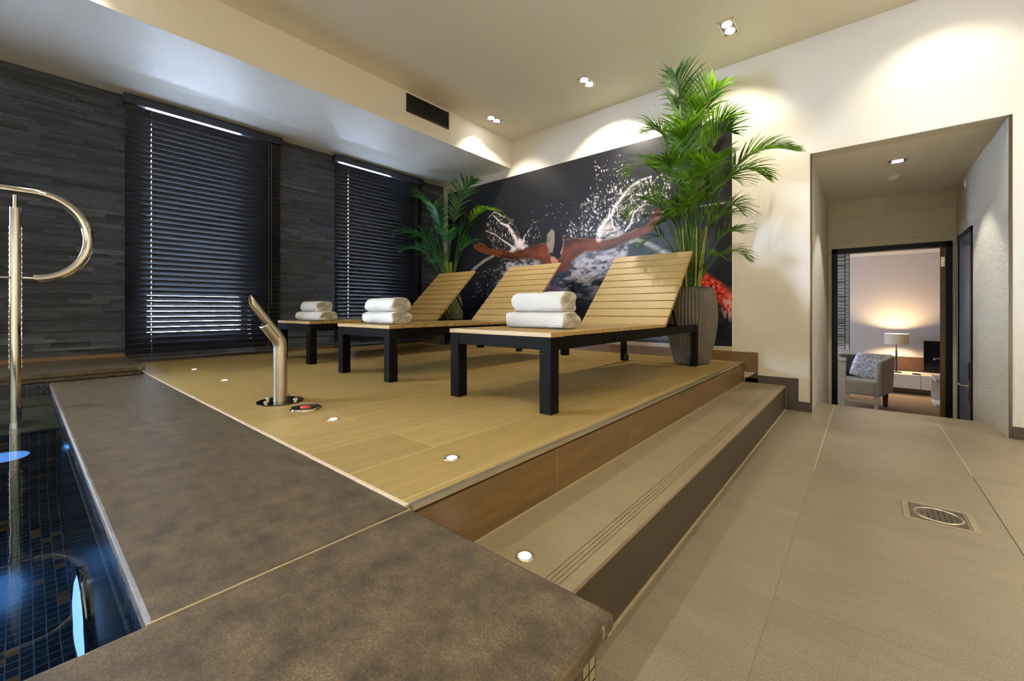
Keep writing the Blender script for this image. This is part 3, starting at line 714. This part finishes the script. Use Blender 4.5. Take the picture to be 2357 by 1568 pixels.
    drops([(-2.35, 2.1), (-2.3, 2.5), (-1.95, 2.48), (-1.8, 2.15)], 60, .004, .010); drops([(-4.2, 1.0), (-4.1, 1.4), (-3.5, 1.45), (-3.4, 1.0)], 130, .004, .012)
    drops([(-3.2, 1.75), (-3.2, 2.1), (-2.5, 2.1), (-2.5, 1.75)], 30, .004, .008)
    C = np.clip(C, 0, 1)
    # front sheet carries the printed picture, a thin panel gives it its thickness
    V = np.zeros((NZ_*NX, 3)); V[:, 0] = X.ravel(); V[:, 1] = YB-.0135; V[:, 2] = Z.ravel()
    idx = np.arange(NZ_*NX).reshape(NZ_, NX)
    F = np.stack([idx[:-1, :-1], idx[:-1, 1:], idx[1:, 1:], idx[1:, :-1]], -1).reshape(-1, 4)
    me = bpy.data.meshes.new('printed_picture'); me.vertices.add(len(V)); me.vertices.foreach_set('co', V.ravel())
    me.loops.add(F.size); me.loops.foreach_set('vertex_index', F.ravel().astype(np.int32)); me.polygons.add(len(F))
    me.polygons.foreach_set('loop_start', np.arange(0, F.size, 4, dtype=np.int32)); me.update(calc_edges=True)
    at = me.color_attributes.new('print', 'FLOAT_COLOR', 'POINT')
    at.data.foreach_set('color', np.concatenate([C.reshape(-1, 3), np.ones((NZ_*NX, 1))], 1).ravel().astype(np.float32))
    q = NT('satin_print'); vc = q.n('ShaderNodeVertexColor', layer_name='print'); q.col(vc.outputs['Color']); q.set(rough=.38, spec=.25)
    me.materials.append(q.m)
    t = thing('wall_mural', 'large dark printed panel of a swimmer with arms spread in splashing water', 'wall picture', (0, 0, 0))
    o = bpy.data.objects.new('printed_picture', me); COL.objects.link(o); o.parent = t
    box('panel', 'white_gloss', x0-.004, x1+.004, YB-.013, YB, z0-.003, z1+.003, parent=t)
mural()

# ============================================================ SUN LOUNGERS
def make_lounger(label):
    """foot end at y=0, centre x=0, length 2.1"""
    t = thing('sun_lounger', label, 'sun lounger', (0, 0, 0), 'slatted sun loungers on the deck')
    Wd, L, H = .33, 2.10, .36; hg = 1.36
    m = MB(); yy = .0; k = 0
    m.box(-Wd, Wd, 0, .105, H-.022, H); yy = .113
    while yy < hg-.02:
        y2 = min(yy+.082, hg-.01); m.box(-Wd, Wd, yy, y2, H-.02, H); yy = y2+.007
    m.build('seat', 'slats', t, bevel=.002)
    ang = math.radians(44); R_ = Matrix.Translation((0, hg, H-.010)) @ Matrix.Rotation(ang, 4, 'X')
    m = MB(); yy = .0
    for k in range(10): m.box(-Wd, Wd, yy, yy+.0735, -.012, .010, mat=R_); yy += .0825
    m.build('backrest', 'slats', t, bevel=.002)
    for sx in (-1, 1):
        m = MB(); m.box(sx*.24-.015, sx*.24+.015, .02, .80, -.034, -.012, mat=R_)
        m.build('backrest_rail', 'black_paint', t)
    # prop from backrest down to the frame
    m = MB()
    p = R_ @ Vector((.20, .48, -.03)); q_ = Vector((.20, hg+.60, H-.05))
    for sx in (-1, 1): m.tube([(sx*p.x, p.y, p.z), (sx*q_.x, q_.y, q_.z)], .008, 8)
    m.tube([(-.30, hg+.60, H-.05), (.30, hg+.60, H-.05)], .008, 8)
    m.build('backrest_prop', 'black_paint', t)
    m = MB(); a = .055
    m.box(-Wd+.006, -Wd+.034, 0.03, L-.004, H-.022-.058, H-.023); m.box(Wd-.034, Wd-.006, .03, L-.004, H-.022-.058, H-.023)
    m.box(-Wd+.036, Wd-.036, .006, .034, H-.079, H-.0235); m.box(-Wd+.036, Wd-.036, L-.03, L-.003, H-.079, H-.0235)
    m.box(-Wd+.034, Wd-.034, hg-.04, hg-.01, H-.060, H-.022)
    m.build('frame', 'black_paint', t, bevel=.002)
    for sx in (-1, 1):
        m = MB(); x = sx*(Wd-.004); x_ = x-sx*.062
        m.box(min(x, x_), max(x, x_), .004, .066, 0, H-.022); m.build('leg', 'black_paint', t, bevel=.002)
        m = MB(); x = sx*(Wd-.004); x_ = x-sx*.034
        m.box(min(x, x_), max(x, x_), L-.065, L, .0, H-.022); m.build('leg', 'black_paint', t, bevel=.002)
        m = MB(); cx_ = sx*(Wd-.055); m.disc((cx_-.009, L-.05, .032), .032, .018, 24, 'x')
        w = m.build('wheel', 'rubber', t)
        m = MB(); m.disc((cx_-.013, L-.05, .032), .011, .026, 14, 'x'); m.build('axle', 'gunmetal', w)
    return t
L1 = make_lounger('nearest wooden slatted sun lounger on a black frame, beside the big palm pot')
L1.location = (-1.365, 1.485, ZD)
L2 = copy_tree(L1); L2.location = (-2.61, 1.50, ZD); L2['label'] = 'middle wooden slatted sun lounger on a black frame'
L3 = copy_tree(L1); L3.location = (-3.865, 1.56, ZD); L3['label'] = 'farthest wooden slatted sun lounger, in front of the small blind'

# ============================================================ TOWELS
def towel(name_label, x, y, z, L, hgt, dep, seed, rz=0, tiltx=0, flare=0):
    rg = random.Random(seed); n, rows = 40, 34; vs = []; ph = [rg.uniform(0, 6.28) for _ in range(8)]
    for j in range(rows+1):
        s_ = j/rows; u = s_*2-1
        edge = max(0, 1-abs(u)) ; e = min(1, (edge/.07))**.5 if edge < .07 else 1
        rr = .82+.18*e
        for k in range(n):
            w = 2*PI*k/n; c, s2 = math.cos(w), math.sin(w)
            px = abs(c)**.72*(1 if c > 0 else -1); pz = abs(s2)**.72*(1 if s2 > 0 else -1)
            lump = 1+.035*math.sin(3*w+ph[0]+2*u)+.03*math.sin(5*u+ph[1]+w)+.015*math.sin(11*u+ph[2]+2*w)
            fl = 1+flare*max(0, -u)**2
            vs.append((u*L/2+.006*math.sin(4*w+ph[3]), px*dep/2*rr*lump*fl, hgt/2+pz*hgt/2*rr*(lump if s2 > 0 else 1)*(1+.25*flare*max(0, -u))))
    fs = [(j*n+k, j*n+(k+1) % n, (j+1)*n+(k+1) % n, (j+1)*n+k) for j in range(rows) for k in range(n)]
    # spiral ends
    for side in (0, rows):
        base = side*n; sgn = -1 if side == 0 else 1; prev = [base+k for k in range(n)]
        for q in range(1, 9):
            f = 1-q/9; o = len(vs)
            for k in range(n):
                p = vs[base+k]; dpth = .008*math.sin(2*PI*(q/2.2+k/n))
                vs.append((p[0]+sgn*dpth-sgn*.004, p[1]*f, hgt/2+(p[2]-hgt/2)*f))
            cur = [o+k for k in range(n)]
            for k in range(n):
                a = (prev[k], prev[(k+1) % n], cur[(k+1) % n], cur[k]); fs.append(a if side else a[::-1])
            prev = cur
        fs.append(tuple(prev) if side else tuple(prev[::-1]))
    m = MB(); m.add(vs, fs, True)
    o = m.build('rolled_towel', 'towel'); o.location = (x, y, z); o.rotation_euler = (0, tiltx, rz)
    return tag(o, name_label, 'towel', 'rolled white towels on the loungers')
ZT = ZD+.36+.003
def pair(x, y, lab, L, dxy=(0, 0), seed=1, rz=0, tilt=0, Ltop=None, hb=.082, ht=.085):
    towel('lower rolled white towel '+lab, x, y, ZT-.003, L, hb, .17, seed, rz, 0, .15)
    towel('upper rolled white towel '+lab, x+dxy[0], y+dxy[1], ZT+hb-.009, Ltop or L, ht, .15, seed+50, rz*.4, tilt)
pair(-1.34, 1.84, 'on the nearest lounger', .385, (.008, 0), 1, .04, 0, .335, .090, .110)
pair(-2.545, 1.66, 'on the middle lounger', .36, (0, 0), 2, .0, .0, .355, .090, .098)
pair(-3.79, 1.74, 'on the farthest lounger', .42, (-.01, 0), 3, .05, 0, .33, .085, .095)

# ============================================================ PALMS
def frond(parent, mat, base, ctrl, tip, leaf=.26, bare=.38, npair=34, seed=0, twist=0, lim=YB-.03, leafw=.0056, xmin=-9, lift=.30):
    """arching rachis from base over ctrl to tip with leaflets on both sides, as one mesh"""
    rg = random.Random(seed); N = 26; B, Cc, T = Vector(base), Vector(ctrl), Vector(tip); pts = []; dirs = []
    for i in range(N+1):
        q = i/N; pts.append(B*(1-q)**2+Cc*2*q*(1-q)+T*q*q); dirs.append(((Cc-B)*(1-q)+(T-Cc)*q).normalized())
    h = Vector((T.x-B.x, T.y-B.y, 0)); h = h.normalized() if h.length > 1e-4 else Vector((1, 0, 0))
    if twist: h = Matrix.Rotation(twist, 3, 'Z') @ h
    side0 = Vector((-h.y, h.x, 0))
    cl = lambda v: (max(v[0], xmin+.002*rg.random()), min(v[1], lim-.002*rg.random()), v[2])
    m = MB(); pts2 = [Vector(cl(q)) for q in pts]
    m.tube(pts2, [.0075*(1-.82*i/N) for i in range(N+1)], 6)
    npair = max(12, int(sum((pts[i+1]-pts[i]).length for i in range(N))*(1-bare)/.021))
    for i in range(npair):
        s_ = bare+(1-bare)*(i+.5)/npair; f = s_*N; k = min(int(f), N-1); q = pts[k].lerp(pts[k+1], f-k); d = dirs[k]
        up = side0.cross(d).normalized()*-1
        if up.z < 0: up = -up
        prof = math.sin(PI*min(1, .18+.80*((s_-bare)/(1-bare))))**.7
        for sg in (-1, 1):
            ll = 1.12*leaf*prof*rg.uniform(.78, 1.12)
            ca_ = math.radians(rg.uniform(38, 56)-18*s_); side = side0*sg
            dd = (d*math.cos(ca_)+side*math.sin(ca_)+up*lift).normalized()
            wv = d.cross(side).normalized(); wd = dd.cross(wv).normalized()
            vs = []; fs = []; c = q.copy(); K = 5; cur = dd.copy()
            for a in range(K+1):
                w = leafw*(math.sin(PI*min(1, .12+.88*a/K))**.8 if a < K else .04)
                vs.append(cl(c-wd*w)); vs.append(cl(c+wd*w+wv*.002))
                cur = (cur+Vector((0, 0, -1))*(.10+.12*a/K)*rg.uniform(.6, 1.3)*(ll/.25)).normalized(); c = c+cur*ll/K
            fs = [(2*a, 2*a+1, 2*a+3, 2*a+2) for a in range(K)]
            m.add(vs, fs, True)
    return m.build('frond', mat, parent)
def pot(t, prof, n, soilr, soilz):
    m = MB(); m.lathe(prof, n=n*6, rib=.022, ribn=n); m.build('pot', 'pot', t)
    m = MB(); m.disc((0, 0, soilz-.01), soilr, .01, 32); m.build('soil', 'soil', t)
POT = [(.0001, 0), (.13, 0), (.138, .01), (.155, .08), (.183, .20), (.200, .33), (.204, .42), (.196, .53), (.178, .62), (.172, .645), (.160, .65), (.155, .63), (.17, .55)]
t1 = thing('potted_palm', 'tall areca palm in a ribbed grey-brown pot beside the nearest lounger', 'potted plant', (-1.14, 3.74, ZD))
pot(t1, POT, 46, .165, .60)
D = math.radians
# (control point, tip, leaflet length, bare part of the stalk) in metres from the pot foot
F1 = [((-.03, -.02, 1.9), (.03, -.05, 2.42), .27, .50), ((-.10, .05, 2.35), (-.25, .05, 2.42), .22, .62), ((.0, .0, 2.25), (.22, -.10, 2.26), .26, .55), ((-.04, -.05, 2.25), (-.04, -.28, 2.38), .28, .52), ((-.04, .0, 2.2), (-.14, -.10, 2.36), .26, .55),
      ((.08, -.12, 2.1), (.36, -.20, 1.92), .24, .52), ((.22, -.06, 1.95), (.77, -.12, 1.60), .22, .50), ((.20, .08, 1.95), (.55, .12, 1.50), .22, .55),
      ((-.10, .05, 2.25), (-.42, -.02, 2.10), .23, .58), ((-.18, -.06, 2.05), (-.52, -.14, 1.70), .23, .55), ((-.22, -.14, 1.85), (-.50, -.26, 1.42), .24, .5),
      ((-.16, -.22, 1.75), (-.40, -.38, 1.25), .24, .5), ((.20, -.15, 1.75), (.45, -.28, 1.38), .22, .52), ((.25, .0, 1.55), (.40, -.02, 1.22), .19, .55),
      ((.20, -.06, 1.20), (.42, -.12, 1.05), .17, .5), ((.24, .04, 1.12), (.42, .06, .86), .17, .5), ((.16, -.10, 1.02), (.33, -.20, .84), .16, .5),
      ((-.14, -.10, 1.30), (-.36, -.20, 1.02), .17, .55), ((-.08, -.12, 1.15), (-.24, -.22, .92), .15, .55),
      ((.0, -.15, 2.0), (.06, -.34, 1.90), .26, .5), ((-.06, -.18, 1.85), (-.10, -.42, 1.62), .25, .5), ((.08, -.20, 1.7), (.14, -.46, 1.42), .24, .5),
      ((-.10, -.16, 1.6), (-.22, -.46, 1.25), .24, .52), ((.03, -.20, 1.55), (.04, -.50, 1.18), .22, .55), ((.04, .12, 2.1), (.12, .26, 2.05), .24, .55),
      ((-.10, .12, 2.0), (-.2, .26, 1.85), .24, .55), ((.0, .0, 2.1), (-.10, -.16, 2.22), .28, .5), ((.07, -.04, 2.1), (.16, -.18, 2.08), .26, .52),
      ((.12, -.10, 1.65), (.30, -.34, 1.60), .22, .52), ((-.12, .0, 1.75), (-.32, -.05, 1.75), .22, .55)]
r4 = random.Random(77)
for k in range(18):
    a = r4.uniform(-PI, .15); rr = r4.uniform(.12, .40); zt = r4.uniform(1.15, 2.05)
    F1.append(((rr*.35*math.cos(a), rr*.35*math.sin(a), zt+r4.uniform(.05, .30)), (rr*math.cos(a), rr*math.sin(a)*1.1, zt), r4.uniform(.17, .23), r4.uniform(.52, .62)))
for i, (cp, tp, lf, br_) in enumerate(F1):
    rg = random.Random(i); a = rg.uniform(0, 6.28); r_ = .02+.05*rg.random()
    frond(t1, 'leaf', (r_*math.cos(a), r_*math.sin(a), .60), cp, tp, lf, br_, 46, i, rg.uniform(-.6, .6), lim=YB-.03-3.74)
m = MB(); rg = random.Random(3)
for i in range(26):
    a = rg.uniform(0, 2*PI); r_ = rg.uniform(0, .075); b = (r_*math.cos(a), r_*math.sin(a))
    m.tube([(b[0], b[1], .59), (b[0]*1.4, b[1]*1.4, .85), (b[0]*2.0+rg.uniform(-.02, .02), b[1]*1.8, 1.15)], [.0095, .008, .005], 6)
m.build('stems', 'stem', t1)
t2 = thing('potted_palm', 'smaller dark green palm in a ribbed pot in the corner by the blind', 'potted plant', (-4.28, 3.74, ZD))
pot(t2, [(r*.92, z) for r, z in POT], 46, .15, .60)
F2 = [((.02, .0, 2.05), (.50, -.02, 2.10), .24, .45), ((.35, -.02, 2.15), (1.10, -.04, 1.50), .13, .48), ((-.12, -.12, 2.0), (-.30, -.34, 1.96), .24, .40),
      ((-.10, -.25, 1.65), (-.34, -.60, 1.42), .22, .45), ((-.16, -.20, 1.45), (-.36, -.50, 1.22), .22, .45), ((-.20, -.05, 1.5), (-.38, -.16, 1.22), .2, .5),
      ((.02, -.15, 1.8), (.10, -.34, 1.78), .22, .45), ((.12, -.1, 1.6), (.30, -.32, 1.40), .2, .5), ((-.05, -.2, 1.6), (-.12, -.48, 1.38), .22, .45),
      ((.18, .02, 1.5), (.42, .05, 1.30), .18, .5), ((-.14, .1, 1.7), (-.3, .22, 1.5), .2, .5), ((.04, .12, 1.75), (.12, .26, 1.62), .2, .5),
      ((.08, -.16, 1.3), (.20, -.40, 1.05), .18, .5), ((.22, -.10, .98), (.34, -.16, .42), .13, .55), ((.20, -.16, .90), (.26, -.26, .36), .12, .6), ((-.02, -.10, 1.15), (.02, -.22, .98), .12, .6)]
for i, (cp, tp, lf, br_) in enumerate(F2):
    rg = random.Random(i+40); a = rg.uniform(0, 6.28); r_ = .02+.04*rg.random()
    frond(t2, 'leaf' if i in (1, 13, 14, 15) else 'leaf_dark', (r_*math.cos(a), r_*math.sin(a), .60), cp, tp, lf, br_, 34, i+60, rg.uniform(-.4, .4), lim=YB-.03-3.74, xmin=-4.69+4.28)
m = MB()
for i in range(16):
    a = rg.uniform(0, 2*PI); r_ = rg.uniform(0, .05); b = (r_*math.cos(a), r_*math.sin(a))
    m.tube([(b[0], b[1], .59), (b[0]*1.5, b[1]*1.5, .85), (b[0]*2.2, b[1]*2.0, 1.10)], [.008, .007, .004], 6)
m.build('stems', 'stem', t2)

# ============================================================ ROOM BEYOND THE DOOR
RZ = -.5; RB = 9.55
st(box('wall_room_end', 'far_wall', -2.6, 3.2, RB, RB+.1, -.6, 2.0), 'grey wall of the room beyond the door')
st(box('wall_room_left', 'far_wall', -2.7, -2.6, ND+.12, RB, -.6, 2.0), 'left wall of the room beyond')
st(box('wall_room_right', 'far_wall', 3.2, 3.3, ND+.12, RB, -.6, 2.0), 'right wall of the room beyond')
m = MB(); m.box(-2.6, NL-.1, ND+.0, ND+.12, -.6, 2.0); m.box(NR+.1, 3.2, ND, ND+.12, -.6, 2.0)
st(m.build('wall_room_front', 'far_wall'), 'near wall of the room beyond')
st(box('ceiling_room', 'ceil', -2.6, 3.2, ND+.12, RB, 1.84, 1.94), 'ceiling of the room beyond')
st(box('trim_7', 'white_gloss', -2.6, 3.2, RB-.05, RB, 1.76, 1.84), 'white cornice in the room beyond')
st(box('trim_8', 'wainscot', -.05, 2.4, RB-.03, RB, -.26, .045), 'dark brown panel behind the sideboard')
light('room_fill', 'AREA', (-2.2, 7.9, .9), 55, (.62, .74, 1), (0, -PI/2, 0), size=1.4)  # bluish fill lamp added to brighten the room; no window is built there
t = thing('sideboard', 'long low white sideboard under the table lamp', 'sideboard', (.95, 9.22, RZ))
box('body', 'white_gloss', -.98, 1.1, -.2, .27, .09, .31, parent=t, bevel=.004)
box('plinth', 'gunmetal', -.95, 1.07, -.12, .25, 0, .09, parent=t)
for k in range(3): box('drawer_front', 'white_gloss', -.97+.69*k, -.29+.69*k, -.212, -.2, .095, .30, parent=t)
t = thing('table_lamp', 'lit table lamp with white drum shade on the sideboard', 'lamp', (.395, 9.22, RZ+.31))
m = MB(); m.lathe([(.0001, 0), (.07, 0), (.07, .012), (.012, .02), (.010, .04)], n=24); m.build('base', 'rubber', t)
m = MB(); m.tube([(0, 0, .02), (0, 0, .36)], .012, 12); m.build('pole', 'rubber', t)
m = MB(); m.tube([(0, 0, .30), (0, 0, .50)], .008, 12); m.build('neck', 'steel', t)
m = MB(); m.lathe([(.150, .46), (.150, .63), (.148, .63), (.148, .46)], n=40); m.build('lamp_shade', 'shade', t)
m = MB(); m.lathe([(.0001, .50), (.025, .51), (.03, .54), (.022, .57), (.0001, .58)], n=20); m.build('bulb', glow('bulb_glow', (1, .72, .38, 1), 60), t)
light('bulb_light', 'POINT', (0, 0, .545), 95, (1, .66, .34), parent=t, shadow_soft_size=.042)
t = thing('television', 'black flat television standing on the sideboard', 'television', (.98, 9.2, RZ+.31))
box('screen', 'tv', -.27, .45, -.02, .02, .035, .53, parent=t, bevel=.004)
box('stand', 'tv', -.05, .25, -.08, .08, 0, .012, parent=t); box('neck', 'tv', .07, .13, -.02, .02, .01, .05, parent=t)
t = thing('remote_control', 'dark remote control lying on the sideboard left of the television', 'remote control', (.62, 9.08, RZ+.31))
box('body', 'tv', -.05, .05, -.02, .02, 0, .015, parent=t, bevel=.003)
box('keypad', 'gunmetal', -.04, .03, -.012, .012, .015, .017, parent=t)
t = thing('side_table', 'small white cube side table at the right of the doorway view', 'side table', (.93, 8.35, RZ))
m = MB(); m.box(-.19, .25, -.25, .25, .34, .38); m.box(-.19, .25, -.25, .25, 0, .03); m.box(.22, .25, -.25, .25, .03, .34); m.build('shell', 'white_gloss', t, bevel=.003)
box('side_panel', 'white_gloss', -.19, .22, .22, .25, .03, .34, parent=t)
# armchair
t = thing('armchair', 'beige upholstered armchair seen through the doorway', 'armchair', (-.06, 7.45, RZ))
t.rotation_euler = (0, 0, math.radians(-10))
m = MB(); m.box(-.24, .24, -.27, .25, .20, .40); m.build('seat', 'fabric', t, bevel=.03)
m = MB()
m.add([(.20, -.27, .20), (.27, -.27, .20), (.31, .30, .20), (.24, .30, .20), (.21, -.25, .66), (.28, -.27, .66), (.33, .32, .70), (.26, .30, .70)],
      [(0, 3, 2, 1), (4, 5, 6, 7), (0, 1, 5, 4), (1, 2, 6, 5), (2, 3, 7, 6), (3, 0, 4, 7)])
m.build('armrest', 'fabric', t, bevel=.02)
m = MB(); m.box(-.30, -.24, -.27, .28, .20, .52); m.build('armrest', 'fabric', t, bevel=.02)
m = MB(); m.add([(-.3, .22, .2), (.28, .22, .2), (.28, .30, .2), (-.3, .30, .2), (-.31, .30, .71), (.30, .30, .71), (.30, .37, .71), (-.31, .37, .71)],
      [(0, 3, 2, 1), (4, 5, 6, 7), (0, 1, 5, 4), (1, 2, 6, 5), (2, 3, 7, 6), (3, 0, 4, 7)]); m.build('backrest', 'fabric', t, bevel=.02)
for a, b in ((-.24, -.22), (.22, -.22), (-.24, .24), (.24, .24)):
    m = MB(); m.add([(a-.02, b-.02, 0), (a+.02, b-.02, 0), (a+.02, b+.02, 0), (a-.02, b+.02, 0), (a-.028, b-.028, .2), (a+.028, b-.028, .2), (a+.028, b+.028, .2), (a-.028, b+.028, .2)],
                    [(0, 3, 2, 1), (4, 5, 6, 7), (0, 1, 5, 4), (1, 2, 6, 5), (2, 3, 7, 6), (3, 0, 4, 7)]); m.build('leg', 'white_gloss' if b < 0 else 'wainscot', t)
def cushion(x, y, z, s, mat, rot, label):
    n = 14; vs = []
    for side in (1, -1):
        for j in range(n+1):
            for i in range(n+1):
                u, v = i/n*2-1, j/n*2-1; th = .055*((1-u**4)*(1-v**4))**.5
                pin = 1-.06*(abs(u*v))**.5*(1-abs(abs(u)-abs(v)))
                vs.append((u*s*pin, side*th, v*s*pin))
    G = (n+1)**2; fs = []
    for sd in (0, 1):
        for j in range(n):
            for i in range(n):
                q = sd*G+j*(n+1)+i; f = (q, q+1, q+n+2, q+n+1); fs.append(f if sd == 0 else f[::-1])
    m = MB(); m.add(vs, fs, True); o = m.build('cushion', mat); o.location = (x, y, z); o.rotation_euler = rot
    return tag(o, label, 'cushion', 'cushions on the armchair')
cushion(.03, 7.42, RZ+.56, .17, 'cushion', (-.35, .2, -.3), 'white and grey patterned cushion on the armchair')
cushion(-.15, 7.58, RZ+.55, .15, 'brown_leather', (-.3, 0, -.1), 'plain dark brown cushion behind the patterned one')
# white low partition and metal screen
t = thing('display_cabinet', 'narrow white cabinet inside the doorway at its left', 'cabinet', (-.325, 6.64, RZ))
box('body', 'white_gloss', -.4, .145, -.14, .14, 0, .70, parent=t, bevel=.003)
box('top', 'white_gloss', -.41, .15, -.15, .15, .70, .72, parent=t)
t = thing('room_divider', 'black metal lattice screen over pale panels beside the doorway', 'room divider', (-.30, 8.06, RZ))
m = MB(); zz = .80; rg = random.Random(8)
for x in (-.12, .075, .125): m.box(x-.004, x+.004, -.006, .006, .70, 2.33)
z = .74; k = 0
while z < 2.32:
    m.box(-.15, .075, -.005, .005, z, z+rg.choice((.006, .010, .014))); z += rg.choice((.028, .04, .052))
z = .84
while z < 2.32: m.box(.075, .125, -.004, .004, z, z+.006); z += .062
m.build('lattice', 'door_black', t)
box('backing_panel', 'white_gloss', -.30, .125, .05, .06, .80, 2.33, parent=t)
box('foot', 'white_gloss', -.30, .13, -.03, .07, 0, .72, parent=t)
